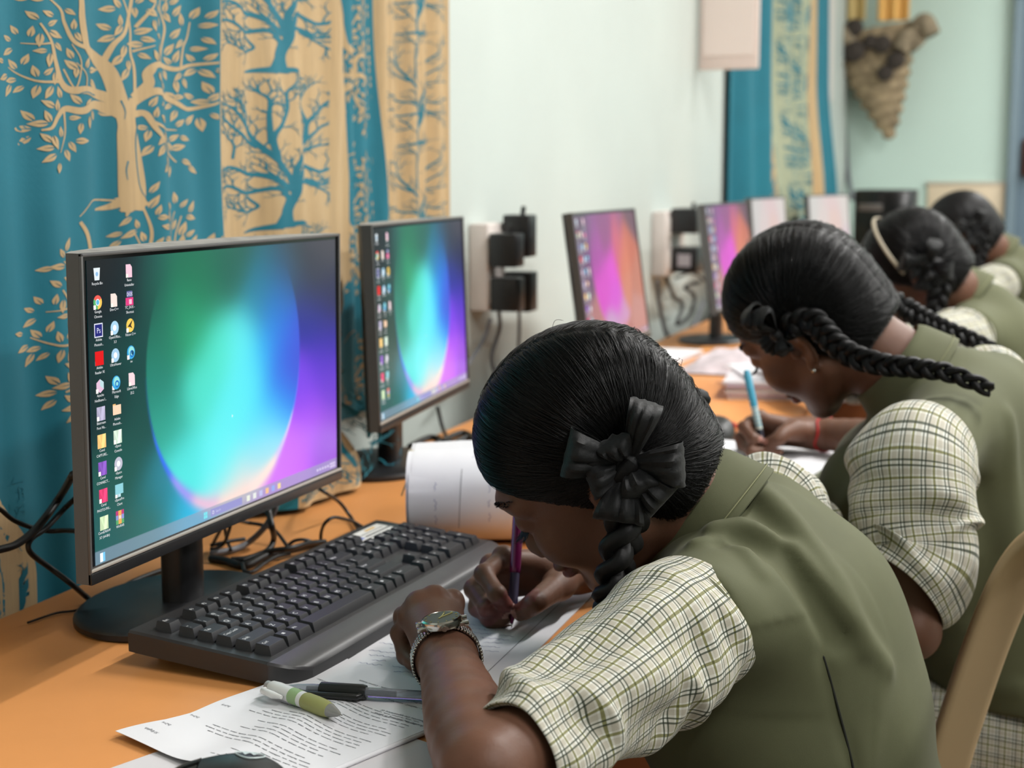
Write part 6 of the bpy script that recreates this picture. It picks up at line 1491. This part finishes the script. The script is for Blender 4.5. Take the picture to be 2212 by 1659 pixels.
# red thread bracelet on the writing wrist
wv = nrm(G2['ER']-G2['WR']); Rb = rot_to(wv); a_ = np.linspace(0, 2*PI, 40, endpoint=False); wc = G2['WR']+wv*.012
ring = wc+.0245*(np.cos(a_)[:, None]*Rb[:, 0]+np.sin(a_)[:, None]*Rb[:, 1]); ring = SK2.project(ring, .0012)
MB().tube(ring, .0018, 8, closed=True).obj('bracelet', m_red, girl2, angle=None, off=G2['base'])
# ------------------------------------------------------------------ third and fourth girls, far down the desk
def far_girl(label, hd, yaw, pitch, roll, base, h, strands, seed, band=False, hz=0):
    G = dict(G1); G.pop('folds'); G.pop('darts'); D = hd-G1['head']
    def T(p):
        p = A(*p); w = float(sm(p[2], .78, .90)); return p+A(D[0], D[1]*w-(1-w)*.0, D[2]*w+hz*(1-w))
    T3 = lambda p: A(*p)+D*A(1, 1, .0)+A(0, 0, D[2]*float(sm(A(*p)[2], .6, .85)))
    for k in ('neck', 'SL', 'EL', 'WL', 'SR', 'ER', 'WR', 'SLi', 'SRi'): G[k] = T(G1[k]) if k[0] in 'EW' else T3(G1[k])
    G.update(label=label, base=base, M=head_rot(D2R(yaw), D2R(pitch), D2R(roll)), head=hd, h=h, vh=.006, hh=.004, strands=strands, srad=.0006, fly=10, face=False, drop=False)
    G['torso'] = [(T3(c), A(*r)) for c, r in G1['torso']]
    for s in 'LR':
        H_ = G1['hand'+s]; G['hand'+s] = dict(mcp=[T(p) for p in H_['mcp']], fingers=[[T(p) for p in f_] for f_ in H_['fingers']], thumb=[T(p) for p in H_['thumb']])
    lo = A(*G['torso'][0][0]); G.update(lo=lo+A(-.42, -.2, -.02), hi=lo+A(.42, .75, .60), vlo=lo+A(-.25, -.22, -.10), vhi=lo+A(.25, .40, .5), hem=lo[2]-.08)
    G['braids'] = [None if b is None else [A(*p)+D for p in b] for b in G1['braids']]
    for s, sd in (('L', seed), ('R', seed+4)):
        s0, e0 = G['S'+s], G['E'+s]; d = A(.06, -.012, .012) if s == 'L' else A(-.05, -.01, .01)
        G['sleeve'+s] = dict(pts=[s0+d, s0, w2(s0, e0, .35), w2(s0, e0, .65), w2(s0, e0, .9)], rad=[.02, .060, .062, .056, .05, .047], seed=sd)
    r = make_girl(G)
    if band:
        a_ = np.linspace(-1.75, 1.75, 50); q = hd+np.stack([.086*np.sin(a_), .0+.0*a_, .036+.0885*np.cos(a_)], 1)@G['M'].T
        MB().tube(q, .0038, 8, sq=.5).obj('hair_band', mat('pale_hair_band', (150, 140, 120), .5), r[0], angle=None, off=base)
    return r
girl3 = far_girl('third girl from the camera, bent low with short tied plaits, pale hair band edge', P(1978, 580, 2.86), 12, 38, 18, (3.0, .0, 0), .005, 2000, 31, True, .042)
girl4 = far_girl('farthest girl, only dark hair and olive shoulder showing behind the third girl', P(2082, 505, 4.0), 14, 38, 18, (4.22, .0, 0), .006, 0, 41)

# ================================================================== CHAIRS
m_chair = mat('beige_chair_plastic', (186, 160, 124), .42, spec=.4, bump=.03, bscale=300)
def chair(label, loc, rz):
    t = thing('plastic_chair', label, 'chair', loc, rz, 'beige plastic chairs')
    w, dp, sh = .42, .40, .408
    gx, gy = np.meshgrid(np.linspace(-1, 1, 24), np.linspace(-1, 1, 22), indexing='ij')
    z = sh-.012*(1-gx**2)*(1-gy**2)*1.2+.006*np.abs(gx)**4-.030*np.maximum(0, gy-.65)/.35
    MB().sheet(np.stack([gx*w/2*(1-.03*gy), gy*dp/2, z], -1), .006, 0).obj('seat', m_chair, t, angle=None)
    for sx in (-1, 1):
        for sy in (-1, 1):
            top = A(sx*(w/2-.02), sy*(dp/2-.02), sh-.005); bot = top+A(sx*.035, sy*.045, -sh+.006)
            q = np.linspace(top, bot, 6); mb = MB(); mb.tube(q, [.026, .024, .022, .021, .02, .02], 10, sq=.6); mb.obj('leg', m_chair, t, angle=50)
    # back: a bent strap frame that rises, curves over and leans back, with slats
    hb = .427
    ang = [(-w/2+.012, -.175, sh-.03), (-w/2+.004, -.185, sh+.11), (-w/2+.002, -.215, sh+.24), (-w/2+.010, -.248, sh+.35), (-w/2+.045, -.272, sh+.405), (-w/2+.12, -.292, sh+hb), (0, -.300, sh+hb+.006)]
    half = catmull(np.array(ang), 8); full = np.vstack([half, (half*A(-1, 1, 1))[::-1][1:]])
    T_, N_, B_ = frames(full); mb = MB(); g = []
    for p, tt in zip(full, T_):
        o_ = nrm(np.cross(tt, A(0, 1, .25))); d_ = nrm(np.cross(o_, tt)); a = np.linspace(0, 2*PI, 16, endpoint=False)
        g.append(p+np.outer(.012*np.sign(np.cos(a))*np.abs(np.cos(a))**.5, o_)+np.outer(.022*np.sign(np.sin(a))*np.abs(np.sin(a))**.5, d_))
    mb.grid(np.array(g), 0, cv=True); mb.obj('back_frame', m_chair, t, angle=50)
    for x in (-.045, 0, .045):
        q = np.array([(x, -.212, sh+.0), (x, -.250, sh+.17), (x*1.02, -.300, sh+hb-.004)])
        mb = MB(); mb.tube(catmull(q, 6), .017, 8, sq=.3, up0=A(1, 0, 0)); mb.obj('back_slat', m_chair, t, angle=50)
    return t
chair('beige plastic chair behind the front girl, its curved back edge showing at right', (1.30, .20, 0), math.radians(15))
ch2 = chair('beige plastic chair the second girl sits on, mostly hidden by her vest', (1.80, .022, 0), 0)
dup(ch2, 'beige plastic chair under the third girl, hidden behind the second girl', None, (3.0, .09, 0))
dup(ch2, 'beige plastic chair under the farthest girl, hidden behind the others', None, (4.24, .06, 0))
# ------------------------------------------------------------------ wrist watch on the near girl's left wrist
fa = nrm(G1['WL']-G1['EL']); wc = G1['WL']-fa*.004
n = nrm(up*.78-fw*.62-rt*.03); n = nrm(n-fa*np.dot(n, fa)); sd = np.cross(fa, n)
off = A(*G1['base'])
a_ = np.linspace(0, 2*PI, 64, endpoint=False)
ring = SK1.project(wc+.026*(np.cos(a_)[:, None]*n+np.sin(a_)[:, None]*sd), .0016)
wt = bpy.data.objects.new('wrist_watch', None); COL.objects.link(wt); wt.parent = girl1
mb = MB()
for k in range(64):
    p0, p1 = ring[k], ring[(k+1) % 64]; d = nrm(p1-p0); o_ = nrm(np.cross(d, fa)); mid = (p0+p1)/2; L_ = np.linalg.norm(p1-p0)
    for j, (wd, of) in enumerate(((.0042, -.0052), (.0058, 0), (.0042, .0052))):
        mb.box(mid+fa*of, (L_*.88, wd*.92, .0022), np.stack([d, fa, o_], 1), bev=.0005, seg=1)
mb.obj('bracelet_band', m_steel, wt, angle=40, off=off)
top = SK1.project((wc+n*.026)[None], .001)[0]; Rw = np.stack([fa, np.cross(n, fa), n], 1)
mb = MB(); mb.lathe([(.0145, 0), (.0165, .0012), (.0170, .004), (.0166, .0066), (.0152, .0078), (.0147, .0070)], 48, top, Rw)
for s in (-1, 1):
    for q in (-1, 1): mb.box(top+Rw@A(q*.0075, s*.0165, .002), (.0035, .009, .004), Rw, bev=.0008)
mb.lathe([(.0016, .0), (.0022, .0005), (.0022, .003)], 12, top+Rw@A(-.0172, 0, .0035), Rw@np.array([[0, 0, -1], [0, 1, 0], [1, 0, 0]]))
mb.obj('case', m_steel, wt, angle=40, off=off)
MB().lathe([(.0001, .0060), (.0149, .0060), (.0149, .00755), (.0001, .0076)], 40, top, Rw).obj('dial', mat('dial_grey', (74, 80, 74), .4, spec=.3), wt, angle=40, off=off)
mb = MB(); yy = Rw.T@up; yy[2] = 0; base_a = math.atan2(yy[1], yy[0])
for ang, L_ in ((base_a+.45, .0095), (base_a-.15, .0120), (base_a+3.3, .004)):
    mb.box(top+Rw@A(math.cos(ang)*L_/2, math.sin(ang)*L_/2, .0079), (L_, .0010, .0005), Rw@np.array([[math.cos(ang), -math.sin(ang), 0], [math.sin(ang), math.cos(ang), 0], [0, 0, 1]]))
for k in range(12):
    an = base_a+k*PI/6; mb.box(top+Rw@A(math.cos(an)*.0128, math.sin(an)*.0128, .0078), (.0016, .0005, .0004), Rw@np.array([[math.cos(an), -math.sin(an), 0], [math.sin(an), math.cos(an), 0], [0, 0, 1]]))
mb.obj('hands', mat('gold_hands', (206, 190, 110), .3, metal=.8), wt, smooth=False, off=off)
# ================================================================== CAMERA AND RENDER LOOK
cam = bpy.data.cameras.new('camera'); co = bpy.data.objects.new('camera', cam); COL.objects.link(co)
cam.sensor_fit = 'HORIZONTAL'; cam.sensor_width = 36; cam.lens = F/2212*36; cam.clip_start = .05; cam.clip_end = 60
co.matrix_world = Matrix(((rt[0], up[0], -fw[0], CAM[0]), (rt[1], up[1], -fw[1], CAM[1]), (rt[2], up[2], -fw[2], CAM[2]), (0, 0, 0, 1)))
cam.dof.use_dof = True; cam.dof.focus_distance = 1.17; cam.dof.aperture_fstop = 7.0
SC.camera = co
w = bpy.data.worlds.new('world'); SC.world = w; w.use_nodes = True
w.node_tree.nodes['Background'].inputs[0].default_value = (.8, .9, 1, 1); w.node_tree.nodes['Background'].inputs[1].default_value = .15
vs = SC.view_settings; vs.view_transform = 'Standard'; vs.look = 'None'; vs.exposure = 0.15; vs.gamma = 1; vs.use_curve_mapping = False
SC.display_settings.display_device = 'sRGB'
SC.cycles.max_bounces = 6; SC.cycles.diffuse_bounces = 3; SC.cycles.glossy_bounces = 2; SC.cycles.transmission_bounces = 5
SC.cycles.caustics_reflective = False; SC.cycles.caustics_refractive = False
SC.cycles.use_adaptive_sampling = True; SC.cycles.adaptive_threshold = .03; SC.cycles.use_light_tree = False
m_screen.cycles.emission_sampling = 'NONE'; MATS['lamp_glow'].cycles.emission_sampling = 'NONE'
SC.cycles.sample_clamp_indirect = 4
